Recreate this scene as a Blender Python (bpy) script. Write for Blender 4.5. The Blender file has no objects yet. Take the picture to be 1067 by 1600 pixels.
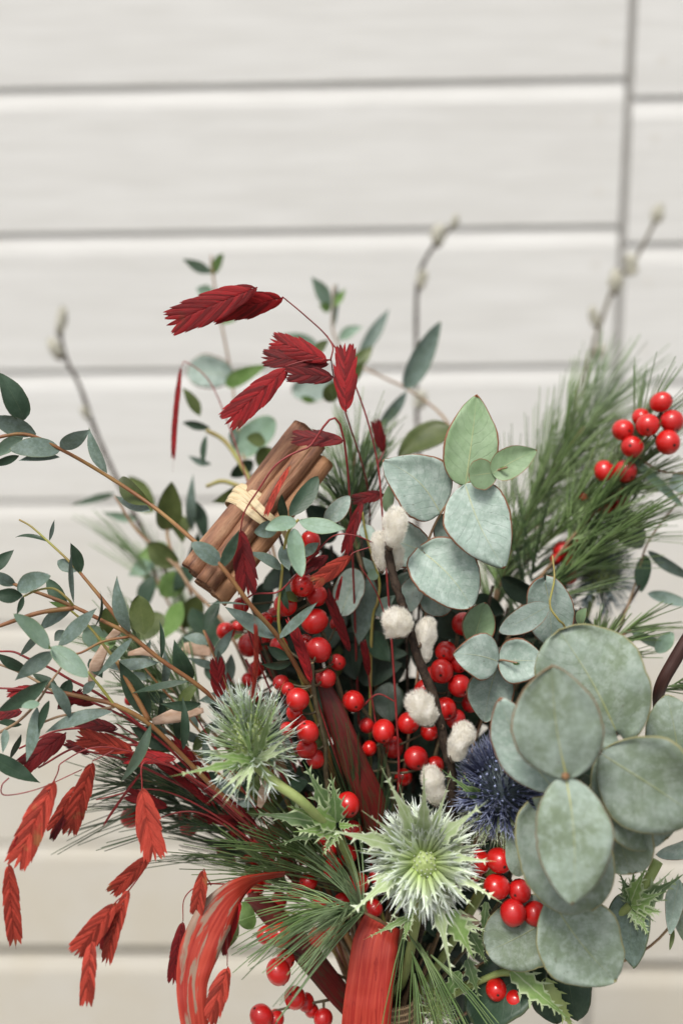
import bpy, math, random
from mathutils import Vector, Matrix, noise
RAD = math.radians
random.seed(7)
scene = bpy.context.scene
col = scene.collection

# ------------------------------------------------------------------ camera
F = 1466.0                       # focal length in pixels of the 1067 x 1600 photograph
PITCH, ROLL, YAW, WALL = RAD(11.5), RAD(0.72), RAD(1.35), 0.85
_f = Vector((0, math.cos(PITCH), -math.sin(PITCH)))
_r0, _d0 = Vector((1, 0, 0)), Vector((0, -math.sin(PITCH), -math.cos(PITCH)))
RGT = _r0 * math.cos(ROLL) + _d0 * math.sin(ROLL)
DWN = -_r0 * math.sin(ROLL) + _d0 * math.cos(ROLL)
FWD = _f
CAM = Vector((0, 0, 1.0))
cd = bpy.data.cameras.new('camera')
cam = bpy.data.objects.new('camera', cd); col.objects.link(cam)
m = Matrix.Identity(4)
for i in range(3):
    m[i][0] = RGT[i]; m[i][1] = -DWN[i]; m[i][2] = -FWD[i]; m[i][3] = CAM[i]
cam.matrix_world = m
cd.sensor_fit = 'HORIZONTAL'; cd.sensor_width = 36; cd.lens = F / 1067 * 36
cd.clip_start = 0.01; cd.clip_end = 200
cd.dof.use_dof = True; cd.dof.focus_distance = 0.372; cd.dof.aperture_fstop = 5.2; cd.dof.aperture_blades = 0
scene.camera = cam

# ------------------------------------------------------------------ light
w = bpy.data.worlds.new("World"); scene.world = w; w.use_nodes = True
nt = w.node_tree; nt.nodes.clear()
SUN_EL, SUN_AZ = RAD(62), RAD(208)        # high, behind the camera and a little to its left
sky = nt.nodes.new('ShaderNodeTexSky'); sky.sky_type = 'NISHITA'; sky.sun_disc = False
sky.sun_elevation = SUN_EL; sky.sun_rotation = SUN_AZ
sky.air_density = 1.0; sky.dust_density = 4.0; sky.ozone_density = 1.0
hs = nt.nodes.new('ShaderNodeHueSaturation'); hs.inputs['Saturation'].default_value = 0.22   # overcast: a white sky
bg = nt.nodes.new('ShaderNodeBackground'); bg.inputs['Strength'].default_value = 0.07
ow = nt.nodes.new('ShaderNodeOutputWorld')
nt.links.new(sky.outputs[0], hs.inputs['Color']); nt.links.new(hs.outputs[0], bg.inputs[0]); nt.links.new(bg.outputs[0], ow.inputs[0])
sl = bpy.data.lights.new('sun', 'SUN'); sl.energy = 1.5; sl.angle = RAD(18); sl.color = (1.0, 0.95, 0.88)
so = bpy.data.objects.new('sun', sl); col.objects.link(so)
sd = Vector((math.sin(SUN_AZ) * math.cos(SUN_EL), math.cos(SUN_AZ) * math.cos(SUN_EL), math.sin(SUN_EL)))
so.rotation_euler = sd.to_track_quat('Z', 'Y').to_euler(); so.location = sd * 5
vs = scene.view_settings
vs.view_transform = 'Standard'; vs.look = 'None'; vs.gamma = 1; vs.exposure = 1.04

# ------------------------------------------------------------------ helpers
def P(px, py, d):                # a point seen at (px, py) of the photograph, d centimetres from the lens
    d = d * 0.01
    return CAM + RGT * ((px - 533.5) / F * d) + DWN * ((py - 800) / F * d) + FWD * d
def M(px, d):                    # pixels to metres at depth d (cm)
    return px * d * 0.01 / F
def CV(x, y, z): return (RGT * x + DWN * y + FWD * z)
def rnd(a, b): return random.uniform(a, b)

def thing(name, label, cat, loc, group=None, kind=None):
    o = bpy.data.objects.new(name, None); col.objects.link(o); o.location = loc
    o.empty_display_size = 0.01
    o['label'] = label; o['category'] = cat
    if group: o['group'] = group
    if kind: o['kind'] = kind
    return o
def obj(name, verts, faces, mats, parent=None, org=None, uvs=None, smooth=True, attr=None, midx=None, kind=None):
    org = Vector(org) if org is not None else Vector((0, 0, 0))
    me = bpy.data.meshes.new(name)
    me.from_pydata([tuple(Vector(v) - org) for v in verts], [], faces)
    if not isinstance(mats, (list, tuple)): mats = [mats]
    for mt in mats: me.materials.append(mt)
    if uvs is not None:
        ul = me.uv_layers.new(name='UVMap')
        li = [0] * len(me.loops); me.loops.foreach_get('vertex_index', li)
        fl = []
        for i in li: fl += [uvs[i][0], uvs[i][1]]
        ul.data.foreach_set('uv', fl)
    if attr is not None:
        a = me.attributes.new('var', 'FLOAT', 'POINT'); a.data.foreach_set('value', attr)
    if smooth: me.polygons.foreach_set('use_smooth', [True] * len(me.polygons))
    if midx is not None: me.polygons.foreach_set('material_index', midx)
    me.update()
    o = bpy.data.objects.new(name, me); col.objects.link(o)
    if parent is not None:
        o.parent = parent; o.location = org - parent_world(parent)
    else: o.location = org
    if kind: o['kind'] = kind
    return o
def parent_world(p):
    v = Vector((0, 0, 0))
    while p is not None: v = v + p.location; p = p.parent
    return v

class MB:                        # collects geometry for one mesh
    def __init__(s): s.v = []; s.f = []; s.uv = []; s.at = []; s.mi = []
    def add(s, vs_, fs, uvs=None, at=0.0, mi=0):
        n = len(s.v); s.v += vs_; s.f += [tuple(i + n for i in f) for f in fs]
        s.uv += uvs if uvs else [(0, 0)] * len(vs_); s.at += [at] * len(vs_); s.mi += [mi] * len(fs)
    def build(s, name, mats, parent=None, org=None, smooth=True, kind=None):
        return obj(name, s.v, s.f, mats, parent, org if org is not None else s.v[0], s.uv, smooth, s.at, s.mi, kind)

def catmull(pts, sub=6):
    if len(pts) < 3: 
        return [pts[0].lerp(pts[-1], i / sub) for i in range(sub + 1)]
    q = [pts[0] * 2 - pts[1]] + pts + [pts[-1] * 2 - pts[-2]]
    out = []
    for i in range(1, len(q) - 2):
        a, b, c, d = q[i - 1], q[i], q[i + 1], q[i + 2]
        for k in range(sub):
            t = k / sub
            out.append(0.5 * ((2 * b) + (c - a) * t + (2 * a - 5 * b + 4 * c - d) * t * t + (3 * b - a - 3 * c + d) * t ** 3))
    out.append(pts[-1]); return out
def tube(mb, pts, r0, r1, n=8, cap=True, bump=0.0, mi=0, at=0.0):
    vs_, fs, uv = [], [], []
    ln = len(pts); prev = None; acc = 0
    for i, p in enumerate(pts):
        t = (pts[min(i + 1, ln - 1)] - pts[max(i - 1, 0)])
        if t.length < 1e-9: t = Vector((0, 0, 1))
        t.normalize()
        if prev is None:
            a = t.orthogonal().normalized()
        else:
            a = prev - t * prev.dot(t)
            a = a.normalized() if a.length > 1e-6 else t.orthogonal().normalized()
        prev = a; b = t.cross(a)
        r = r0 + (r1 - r0) * i / max(1, ln - 1)
        if i: acc += (p - pts[i - 1]).length
        if bump: r *= 1 + bump * noise.noise(p * 400)
        for k in range(n):
            g = 2 * math.pi * k / n
            vs_.append(p + (a * math.cos(g) + b * math.sin(g)) * r); uv.append((acc * 20, k / n))
    for i in range(ln - 1):
        for k in range(n):
            fs.append((i * n + k, i * n + (k + 1) % n, (i + 1) * n + (k + 1) % n, (i + 1) * n + k))
    if cap:
        fs.append(tuple(range(n - 1, -1, -1))); fs.append(tuple((ln - 1) * n + k for k in range(n)))
    mb.add(vs_, fs, uv, at, mi)

# ------------------------------------------------------------------ materials
def newmat(name):
    mt = bpy.data.materials.new(name); mt.use_nodes = True
    n = mt.node_tree; b = n.nodes['Principled BSDF']; o = n.nodes['Material Output']
    return mt, n, b, o
def N(n, typ, **kw):
    x = n.nodes.new(typ)
    for k, v in kw.items():
        if k in x.inputs: x.inputs[k].default_value = v
        else: setattr(x, k, v)
    return x
def ramp(n, src, stops):
    r = n.nodes.new('ShaderNodeValToRGB'); e = r.color_ramp.elements
    while len(e) < len(stops): e.new(0.5)
    for i, (p, c) in enumerate(stops):
        e[i].position = p; e[i].color = (*c, 1) if len(c) == 3 else c
    n.links.new(src, r.inputs[0]); return r.outputs[0]
def mix(n, fac, a, b, mode='MIX'):
    x = n.nodes.new('ShaderNodeMix'); x.data_type = 'RGBA'; x.blend_type = mode
    for s, v in ((0, fac), (6, a), (7, b)):
        if hasattr(v, 'links'): n.links.new(v, x.inputs[s])
        elif isinstance(v, (int, float)): x.inputs[s].default_value = v
        else: x.inputs[s].default_value = (*v, 1)
    return x.outputs[2]
def mth(n, op, a, b=0.0, c=None):
    x = n.nodes.new('ShaderNodeMath'); x.operation = op
    for i, v in enumerate((a, b) if c is None else (a, b, c)):
        if hasattr(v, 'links'): n.links.new(v, x.inputs[i])
        else: x.inputs[i].default_value = v
    return x.outputs[0]
def mapr(n, v, a, b, c=0.0, d=1.0):
    x = n.nodes.new('ShaderNodeMapRange'); x.interpolation_type = 'SMOOTHSTEP'
    n.links.new(v, x.inputs[0])
    for i, q in enumerate((a, b, c, d)): x.inputs[i + 1].default_value = q
    return x.outputs[0]
def noise_t(n, scale, detail=3, rough=0.55, vec=None, dist=0.0):
    x = N(n, 'ShaderNodeTexNoise'); x.inputs['Scale'].default_value = scale; x.inputs['Detail'].default_value = detail
    x.inputs['Roughness'].default_value = rough; x.inputs['Distortion'].default_value = dist
    if vec is not None: n.links.new(vec, x.inputs['Vector'])
    return x.outputs['Fac']
def objvec(n, scale=(1, 1, 1), rand=True):
    tc = N(n, 'ShaderNodeTexCoord'); mp = N(n, 'ShaderNodeMapping'); mp.inputs['Scale'].default_value = scale
    n.links.new(tc.outputs['Object'], mp.inputs['Vector'])
    if rand:
        oi = N(n, 'ShaderNodeObjectInfo'); c = N(n, 'ShaderNodeCombineXYZ')
        k = mth(n, 'MULTIPLY', oi.outputs['Random'], 7.0)
        for i in range(3): n.links.new(k, c.inputs[i])
        n.links.new(c.outputs[0], mp.inputs['Location'])
    return mp.outputs[0]
def bump(n, b, h, strength, dist=0.0005):
    x = N(n, 'ShaderNodeBump'); x.inputs['Strength'].default_value = strength; x.inputs['Distance'].default_value = dist
    n.links.new(h, x.inputs['Height']); n.links.new(x.outputs[0], b.inputs['Normal'])
def translucent(n, b, o, colr, fac):
    t = N(n, 'ShaderNodeBsdfTranslucent'); mx = N(n, 'ShaderNodeMixShader'); mx.inputs[0].default_value = fac
    if hasattr(colr, 'links'): n.links.new(colr, t.inputs[0])
    else: t.inputs[0].default_value = (*colr, 1)
    n.links.new(b.outputs[0], mx.inputs[1]); n.links.new(t.outputs[0], mx.inputs[2]); n.links.new(mx.outputs[0], o.inputs[0])

def leaf_mat(name, c1, c2, vein, rim, rimw=0.05, rough=0.5, mottle=110, veinstr=0.5, trans=0.12, bloom=None, spots=0.0, basevein=0.0):
    mt, n, b, o = newmat(name)
    uvn = N(n, 'ShaderNodeUVMap'); sx = N(n, 'ShaderNodeSeparateXYZ'); n.links.new(uvn.outputs[0], sx.inputs[0])
    u, v = sx.outputs[0], sx.outputs[1]
    ov = objvec(n)
    n1 = noise_t(n, mottle, 5, 0.6, ov); n2 = noise_t(n, mottle * 5, 3, 0.6, ov)
    base = mix(n, mapr(n, n1, 0.36, 0.66), c1, c2)
    if bloom: base = mix(n, mth(n, 'MULTIPLY', mapr(n, noise_t(n, mottle * 4.0, 8, 0.78, ov), 0.44, 0.62), 0.65), base, bloom)
    base = mix(n, mapr(n, n2, 0.3, 0.7, 0.0, 0.28), base, tuple(x * 0.6 for x in c1))
    av = mth(n, 'ABSOLUTE', mth(n, 'SUBTRACT', v, 0.5))
    # side veins: rising from the midrib, wandering a little
    wob = mth(n, 'MULTIPLY', mth(n, 'SUBTRACT', noise_t(n, 160, 2, 0.5, ov), 0.5), 0.12)
    ph = mth(n, 'FRACT', mth(n, 'MULTIPLY', mth(n, 'ADD', mth(n, 'SUBTRACT', u, mth(n, 'MULTIPLY', av, 0.55)), wob), 8.5))
    side = mapr(n, mth(n, 'ABSOLUTE', mth(n, 'SUBTRACT', ph, 0.5)), 0.0, 0.075, 1.0, 0.0)
    mid = mapr(n, mth(n, 'ADD', av, mth(n, 'MULTIPLY', u, 0.011)), 0.006, 0.02, 1.0, 0.0)
    base = mix(n, mth(n, 'MULTIPLY', side, 0.3 * veinstr), base, tuple(x * 0.55 for x in c1))
    base = mix(n, mth(n, 'MULTIPLY', mid, 0.75 * veinstr), base, vein)
    if basevein:
        bv = mth(n, 'MULTIPLY', mapr(n, mth(n, 'ADD', av, mth(n, 'MULTIPLY', u, 0.09)), 0.008, 0.034, 1.0, 0.0), basevein)
        base = mix(n, bv, base, vein)
    oi = N(n, 'ShaderNodeObjectInfo')
    hsn = N(n, 'ShaderNodeHueSaturation'); n.links.new(base, hsn.inputs['Color'])
    n.links.new(mapr(n, oi.outputs['Random'], 0, 1, 0.82, 1.15), hsn.inputs['Value'])
    base = hsn.outputs[0]
    wig = mth(n, 'MULTIPLY', mth(n, 'SUBTRACT', noise_t(n, 420, 2, 0.5, ov), 0.5), rimw * 0.9)
    edge = mth(n, 'MAXIMUM', mapr(n, mth(n, 'ADD', av, wig), 0.5 - rimw, 0.5 - rimw * 0.5), mapr(n, mth(n, 'ADD', u, wig), 1 - rimw, 1 - rimw * 0.6))
    base = mix(n, edge, base, rim)
    if spots:
        sp = mapr(n, noise_t(n, 700, 2, 0.5, ov), 0.7, 0.76, 0, spots)
        base = mix(n, sp, base, (0.09, 0.06, 0.04))
    n.links.new(base, b.inputs['Base Color'])
    b.inputs['Roughness'].default_value = rough; b.inputs['Specular IOR Level'].default_value = 0.35
    h = mth(n, 'ADD', mth(n, 'ADD', mth(n, 'MULTIPLY', side, -0.6 * veinstr), mth(n, 'MULTIPLY', mid, 0.9)), mth(n, 'MULTIPLY', n1, 1.2))
    bump(n, b, h, 0.35, 0.0006)
    if trans: translucent(n, b, o, base, trans)
    return mt
LM = {
 'gl': leaf_mat('glaucous_leaf', (0.28, 0.37, 0.315), (0.355, 0.45, 0.40), (0.44, 0.46, 0.26), (0.22, 0.10, 0.055), 0.026, 0.55, 70, 0.75, 0.1, (0.47, 0.55, 0.51), 0.5, 0.5),
 'gg': leaf_mat('green_glaucous_leaf', (0.20, 0.30, 0.16), (0.27, 0.37, 0.23), (0.42, 0.42, 0.2), (0.24, 0.10, 0.05), 0.03, 0.55, 70, 0.8, 0.12, None, 0.4),
 'gb': leaf_mat('grey_green_leaf', (0.18, 0.235, 0.155), (0.28, 0.35, 0.30), (0.36, 0.37, 0.13), (0.26, 0.25, 0.12), 0.016, 0.6, 60, 0.5, 0.08, (0.35, 0.41, 0.36), 0.35, 0.3),
 'gr': leaf_mat('red_rimmed_leaf', (0.175, 0.225, 0.15), (0.275, 0.345, 0.295), (0.50, 0.46, 0.10), (0.22, 0.145, 0.08), 0.018, 0.6, 60, 0.3, 0.08, (0.34, 0.41, 0.36), 0.35, 0.85),
 'pv': leaf_mat('narrow_leaf', (0.115, 0.165, 0.13), (0.175, 0.235, 0.20), (0.22, 0.29, 0.16), (0.13, 0.17, 0.10), 0.04, 0.5, 130, 0.4, 0.1, (0.19, 0.26, 0.25)),
 'pl': leaf_mat('pale_narrow_leaf', (0.19, 0.29, 0.20), (0.24, 0.345, 0.27), (0.30, 0.38, 0.18), (0.20, 0.26, 0.13), 0.04, 0.5, 130, 0.4, 0.14),
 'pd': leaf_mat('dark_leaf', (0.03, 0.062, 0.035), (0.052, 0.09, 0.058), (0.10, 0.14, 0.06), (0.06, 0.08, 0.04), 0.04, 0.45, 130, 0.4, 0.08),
 'sh': leaf_mat('shade_darkened_leaf', (0.017, 0.034, 0.021), (0.03, 0.052, 0.034), (0.06, 0.08, 0.04), (0.03, 0.04, 0.02), 0.03, 0.5, 130, 0.4, 0.03),  # filler leaf green darkened to stand in for shade inside the bouquet
 'yg': leaf_mat('fresh_leaf', (0.13, 0.24, 0.06), (0.19, 0.31, 0.10), (0.30, 0.38, 0.12), (0.14, 0.2, 0.06), 0.03, 0.45, 130, 0.5, 0.25),
 'ol': leaf_mat('olive_leaf', (0.075, 0.105, 0.03), (0.11, 0.14, 0.045), (0.17, 0.2, 0.07), (0.09, 0.11, 0.03), 0.03, 0.45, 110, 0.5, 0.15),
}
def plain(name, c1, c2=None, rough=0.5, scale=300, stretch=(1, 1, 1), bmp=0.2, trans=0.0, spec=0.4, attr=0.0):
    mt, n, b, o = newmat(name)
    c2 = c2 or tuple(x * 0.7 for x in c1)
    f = noise_t(n, scale, 4, 0.6, objvec(n, stretch))
    c = mix(n, mapr(n, f, 0.3, 0.7), c1, c2)
    if attr:
        a = N(n, 'ShaderNodeAttribute'); a.attribute_name = 'var'
        h = N(n, 'ShaderNodeHueSaturation'); n.links.new(c, h.inputs['Color'])
        n.links.new(mapr(n, a.outputs['Fac'], 0, 1, 1 - attr, 1 + attr), h.inputs['Value']); c = h.outputs[0]
    n.links.new(c, b.inputs['Base Color']); b.inputs['Roughness'].default_value = rough
    b.inputs['Specular IOR Level'].default_value = spec
    if bmp: bump(n, b, f, bmp, 0.0004)
    if trans: translucent(n, b, o, c, trans)
    return mt
MT = {
 'stem_red': plain('reddish_stem', (0.20, 0.075, 0.035), (0.26, 0.15, 0.05), 0.5, 90),
 'stem_yel': plain('yellow_green_stem', (0.30, 0.30, 0.07), (0.27, 0.20, 0.07), 0.5, 90),
 'stem_tan': plain('tan_stem', (0.30, 0.21, 0.12), (0.22, 0.13, 0.08), 0.6, 120),
 'stem_dark': plain('dark_twig', (0.022, 0.015, 0.012), (0.06, 0.042, 0.03), 0.75, 500, (1, 1, 1), 0.6, 0.0, 0.15),
 'stem_berry': plain('berry_twig', (0.06, 0.045, 0.025), (0.11, 0.09, 0.045), 0.55, 400, (1, 1, 1), 0.4),
 'stem_grass': plain('red_grass_stalk', (0.28, 0.03, 0.03), (0.16, 0.02, 0.02), 0.45, 200),
 'stem_pine': plain('pine_twig', (0.24, 0.15, 0.075), (0.15, 0.10, 0.055), 0.7, 500, (1, 1, 1), 0.7),
 'stem_holly': plain('sea_holly_stalk', (0.30, 0.36, 0.13), (0.24, 0.31, 0.10), 0.45, 200),
 'scar': plain('leaf_node', (0.25, 0.15, 0.07), (0.17, 0.08, 0.04), 0.6, 500),
 'cut': plain('cut_wood', (0.5, 0.38, 0.22), (0.4, 0.27, 0.15), 0.7, 600),
 'calyx': plain('berry_calyx', (0.012, 0.008, 0.006), (0.03, 0.015, 0.01), 0.7, 500),
 'fur': plain('catkin_fur', (0.90, 0.87, 0.79), (0.95, 0.93, 0.88), 0.8, 300, (1, 1, 1), 0.0, 0.45, 0.1, 0.06),
 'fur_back': plain('old_catkin_fur', (0.52, 0.50, 0.40), (0.66, 0.65, 0.58), 0.8, 300, (1, 1, 1), 0.0, 0.2, 0.1),
 'bud': plain('bud_scale', (0.07, 0.045, 0.03), (0.12, 0.08, 0.05), 0.5, 400),
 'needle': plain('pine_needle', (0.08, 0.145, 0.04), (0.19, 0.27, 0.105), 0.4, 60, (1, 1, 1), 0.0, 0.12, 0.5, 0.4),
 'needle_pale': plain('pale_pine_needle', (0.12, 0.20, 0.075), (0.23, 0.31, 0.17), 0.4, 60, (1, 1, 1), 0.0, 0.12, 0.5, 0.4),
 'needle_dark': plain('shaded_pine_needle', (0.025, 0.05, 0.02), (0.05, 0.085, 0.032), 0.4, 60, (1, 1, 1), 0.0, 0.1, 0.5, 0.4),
 'shaving': plain('copper_shaving', (0.55, 0.36, 0.25), (0.70, 0.52, 0.40), 0.35, 120, (1, 6, 6), 0.3, 0.2, 0.6),
 'nail': plain('filled_nail', (0.67, 0.66, 0.63), (0.63, 0.62, 0.59), 0.6, 400),
 'bench': plain('bench_paint', (0.58, 0.55, 0.49), (0.50, 0.46, 0.39), 0.55, 40, (1, 8, 8), 0.2),
}
def grass_mat(name, c1, c2, c3, trans, rough=0.5):
    mt, n, b, o = newmat(name)
    uvn = N(n, 'ShaderNodeUVMap'); mp = N(n, 'ShaderNodeMapping'); mp.inputs['Scale'].default_value = (2.2, 16, 1)
    a = N(n, 'ShaderNodeAttribute'); a.attribute_name = 'var'
    c = N(n, 'ShaderNodeCombineXYZ'); k = mth(n, 'MULTIPLY', a.outputs['Fac'], 40.0)
    oi = N(n, 'ShaderNodeObjectInfo')
    n.links.new(mth(n, 'ADD', k, mth(n, 'MULTIPLY', oi.outputs['Random'], 31.0)), c.inputs[0]); n.links.new(k, c.inputs[1])
    n.links.new(uvn.outputs[0], mp.inputs[0]); n.links.new(c.outputs[0], mp.inputs['Location'])
    f = noise_t(n, 1.6, 4, 0.65, mp.outputs[0])
    base = mix(n, mapr(n, f, 0.33, 0.62), c1, c2)
    pf = noise_t(n, 130, 3, 0.5, objvec(n))
    base = mix(n, mapr(n, pf, 0.62, 0.75, 0, 0.55), base, c3)
    h = N(n, 'ShaderNodeHueSaturation'); n.links.new(base, h.inputs['Color'])
    n.links.new(mapr(n, a.outputs['Fac'], 0, 1, 0.55, 1.3), h.inputs['Value'])
    n.links.new(h.outputs[0], b.inputs['Base Color']); b.inputs['Roughness'].default_value = rough
    b.inputs['Specular IOR Level'].default_value = 0.25
    bump(n, b, f, 0.4, 0.0004)
    translucent(n, b, o, h.outputs[0], trans)
    return mt
GM = {
 'cr': grass_mat('crimson_spikelet', (0.15, 0.004, 0.007), (0.33, 0.012, 0.014), (0.10, 0.03, 0.012), 0.2),
 'dk': grass_mat('maroon_spikelet', (0.075, 0.003, 0.005), (0.155, 0.007, 0.008), (0.06, 0.02, 0.01), 0.12),
 'co': grass_mat('coral_spikelet', (0.30, 0.020, 0.013), (0.55, 0.085, 0.055), (0.34, 0.19, 0.07), 0.3),
}
def berry_mat():
    mt, n, b, o = newmat('winterberry_skin')
    f = noise_t(n, 220, 3, 0.5, objvec(n)); oi = N(n, 'ShaderNodeObjectInfo')
    c = mix(n, mapr(n, f, 0.35, 0.7), (0.47, 0.005, 0.006), (0.60, 0.016, 0.010))
    c = mix(n, mapr(n, oi.outputs['Random'], 0.4, 1, 0, 0.45), c, (0.36, 0.003, 0.006))
    sp = mapr(n, noise_t(n, 1500, 1, 0.5, objvec(n)), 0.72, 0.78, 0, 0.35)
    c = mix(n, sp, c, (0.30, 0.05, 0.02))
    n.links.new(c, b.inputs['Base Color']); n.links.new(mapr(n, oi.outputs['Random'], 0, 1, 0.22, 0.45), b.inputs['Roughness'])
    b.inputs['Specular IOR Level'].default_value = 0.45
    b.inputs['Coat Weight'].default_value = 0.5; b.inputs['Coat Roughness'].default_value = 0.07
    bump(n, b, noise_t(n, 500, 2, 0.5, objvec(n)), 0.06, 0.0005)
    return mt
MT['berry'] = berry_mat()
def bark_mat():
    mt, n, b, o = newmat('cinnamon_bark')
    uvn = N(n, 'ShaderNodeUVMap'); mp = N(n, 'ShaderNodeMapping'); mp.inputs['Scale'].default_value = (3, 22, 1)
    oi = N(n, 'ShaderNodeObjectInfo'); c = N(n, 'ShaderNodeCombineXYZ'); n.links.new(mth(n, 'MULTIPLY', oi.outputs['Random'], 30), c.inputs[0])
    n.links.new(uvn.outputs[0], mp.inputs[0]); n.links.new(c.outputs[0], mp.inputs['Location'])
    f = noise_t(n, 1.0, 6, 0.65, mp.outputs[0], 0.6)
    base = ramp(n, f, [(0.30, (0.028, 0.011, 0.008)), (0.40, (0.16, 0.062, 0.033)), (0.54, (0.28, 0.13, 0.067)), (0.75, (0.44, 0.26, 0.145))])
    mpf = N(n, 'ShaderNodeMapping'); mpf.inputs['Scale'].default_value = (7, 120, 1); n.links.new(uvn.outputs[0], mpf.inputs[0])
    ff = noise_t(n, 1.0, 5, 0.7, mpf.outputs[0], 0.3)
    base = mix(n, mapr(n, ff, 0.52, 0.72, 0, 0.6), base, (0.045, 0.018, 0.011))
    base = mix(n, mapr(n, ff, 0.44, 0.30, 0, 0.5), base, (0.42, 0.25, 0.15))
    tint = N(n, 'ShaderNodeAttribute'); tint.attribute_name = 'var'
    base = mix(n, mth(n, 'MULTIPLY', tint.outputs['Fac'], 0.6), base, (0.40, 0.20, 0.085))
    f2 = noise_t(n, 900, 4, 0.7, objvec(n))
    base = mix(n, mapr(n, f2, 0.55, 0.75, 0, 0.4), base, (0.05, 0.02, 0.012))
    n.links.new(base, b.inputs['Base Color']); b.inputs['Roughness'].default_value = 0.6
    bump(n, b, mth(n, 'SUBTRACT', mth(n, 'ADD', f, mth(n, 'MULTIPLY', f2, 0.3)), mth(n, 'MULTIPLY', ff, 0.8)), 0.8, 0.0009)
    return mt
MT['bark'] = bark_mat()
def strip_mat(name, c1, c2, c3, patch, rough=0.45, sc=(1.5, 30, 1), trans=0.15, ps=(1.6, 4.5, 1)):
    mt, n, b, o = newmat(name)
    uvn = N(n, 'ShaderNodeUVMap'); mp = N(n, 'ShaderNodeMapping'); mp.inputs['Scale'].default_value = sc
    n.links.new(uvn.outputs[0], mp.inputs[0])
    f = noise_t(n, 1.0, 5, 0.6, mp.outputs[0], 0.4)
    base = mix(n, mapr(n, f, 0.35, 0.65), c1, c2)
    mp2 = N(n, 'ShaderNodeMapping'); mp2.inputs['Scale'].default_value = ps; n.links.new(uvn.outputs[0], mp2.inputs[0])
    f2 = noise_t(n, 1.7, 4, 0.6, mp2.outputs[0], 0.5)
    if patch: base = mix(n, mapr(n, f2, 0.60 - patch, 0.66 - patch, 0, 0.8), base, c3)
    n.links.new(base, b.inputs['Base Color']); b.inputs['Roughness'].default_value = rough
    bump(n, b, f, 0.35, 0.0005)
    if trans: translucent(n, b, o, base, trans)
    return mt
MT['ribbon'] = strip_mat('red_veneer', (0.36, 0.018, 0.011), (0.50, 0.055, 0.03), (0.30, 0.016, 0.01), 0.03, 0.5, (1.0, 16, 1))
MT['ribbon_worn'] = strip_mat('worn_red_veneer', (0.33, 0.022, 0.012), (0.52, 0.065, 0.036), (0.29, 0.25, 0.18), 0.075, 0.45, (0.8, 9, 1), 0.2, (0.7, 2.0, 1))
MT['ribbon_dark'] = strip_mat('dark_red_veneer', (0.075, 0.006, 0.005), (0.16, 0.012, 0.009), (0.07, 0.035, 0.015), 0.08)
MT['bark_strip'] = strip_mat('dark_bark_strip', (0.028, 0.010, 0.008), (0.06, 0.022, 0.016), (0.1, 0.06, 0.02), 0.0, 0.5, (1.5, 12, 1), 0.0)
MT['raffia'] = strip_mat('raffia', (0.62, 0.48, 0.27), (0.74, 0.62, 0.41), (0.5, 0.36, 0.18), 0.05, 0.5, (2, 14, 1))
MT['cane'] = strip_mat('bleached_strip', (0.60, 0.42, 0.28), (0.72, 0.56, 0.40), (0.5, 0.3, 0.2), 0.05, 0.4, (2, 10, 1))
def burlap_mat():
    mt, n, b, o = newmat('burlap')
    uvn = N(n, 'ShaderNodeUVMap'); sx = N(n, 'ShaderNodeSeparateXYZ'); n.links.new(uvn.outputs[0], sx.inputs[0])
    a = mth(n, 'SINE', mth(n, 'MULTIPLY', sx.outputs[0], 620.0)); c = mth(n, 'SINE', mth(n, 'MULTIPLY', sx.outputs[1], 620.0))
    h = mth(n, 'MAXIMUM', a, c)
    f = noise_t(n, 400, 4, 0.6, objvec(n))
    base = mix(n, mapr(n, h, -0.5, 0.9), (0.10, 0.06, 0.03), (0.40, 0.29, 0.17))
    base = mix(n, mapr(n, f, 0.35, 0.7, 0, 0.5), base, (0.27, 0.17, 0.09))
    n.links.new(base, b.inputs['Base Color']); b.inputs['Roughness'].default_value = 0.85
    bump(n, b, h, 0.8, 0.001); return mt
MT['burlap'] = burlap_mat()
def wall_mat(name, c1, c2, dirt):
    mt, n, b, o = newmat(name)
    g = objvec(n, (1, 1, 1), True)
    grain = noise_t(n, 5, 6, 0.65, objvec(n, (2, 30, 30)))
    fine = noise_t(n, 90, 4, 0.65, g)
    base = mix(n, mapr(n, grain, 0.3, 0.7), c1, c2)
    geo = N(n, 'ShaderNodeNewGeometry'); sx = N(n, 'ShaderNodeSeparateXYZ'); n.links.new(geo.outputs['Position'], sx.inputs[0])
    low = mapr(n, mth(n, 'ADD', sx.outputs[2], mth(n, 'MULTIPLY', mth(n, 'SUBTRACT', fine, 0.5), 0.12)), 0.95, 0.55, 0, 1)
    weather = mth(n, 'MULTIPLY', low, mapr(n, noise_t(n, 14, 5, 0.65, g), 0.2, 0.75, 0.55, 1.0))
    base = mix(n, weather, base, dirt)                       # splashed and weathered towards the ground
    chips = mth(n, 'MULTIPLY', mapr(n, noise_t(n, 260, 3, 0.6, g), 0.66, 0.74), mth(n, 'MULTIPLY', low, 0.5))
    base = mix(n, chips, base, (0.36, 0.31, 0.24))
    n.links.new(base, b.inputs['Base Color']); b.inputs['Roughness'].default_value = 0.55
    b.inputs['Specular IOR Level'].default_value = 0.3
    bump(n, b, mth(n, 'ADD', grain, mth(n, 'MULTIPLY', fine, 0.5)), 0.25, 0.001); return mt
MT['board'] = wall_mat('white_board_paint', (0.715, 0.715, 0.70), (0.635, 0.632, 0.612), (0.60, 0.56, 0.475))
MT['backing'] = plain('groove_backing', (0.62, 0.60, 0.52), (0.54, 0.52, 0.44), 0.8, 60)
MT['joint'] = plain('joint_backing', (0.40, 0.39, 0.375), (0.34, 0.33, 0.31), 0.8, 60)
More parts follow.
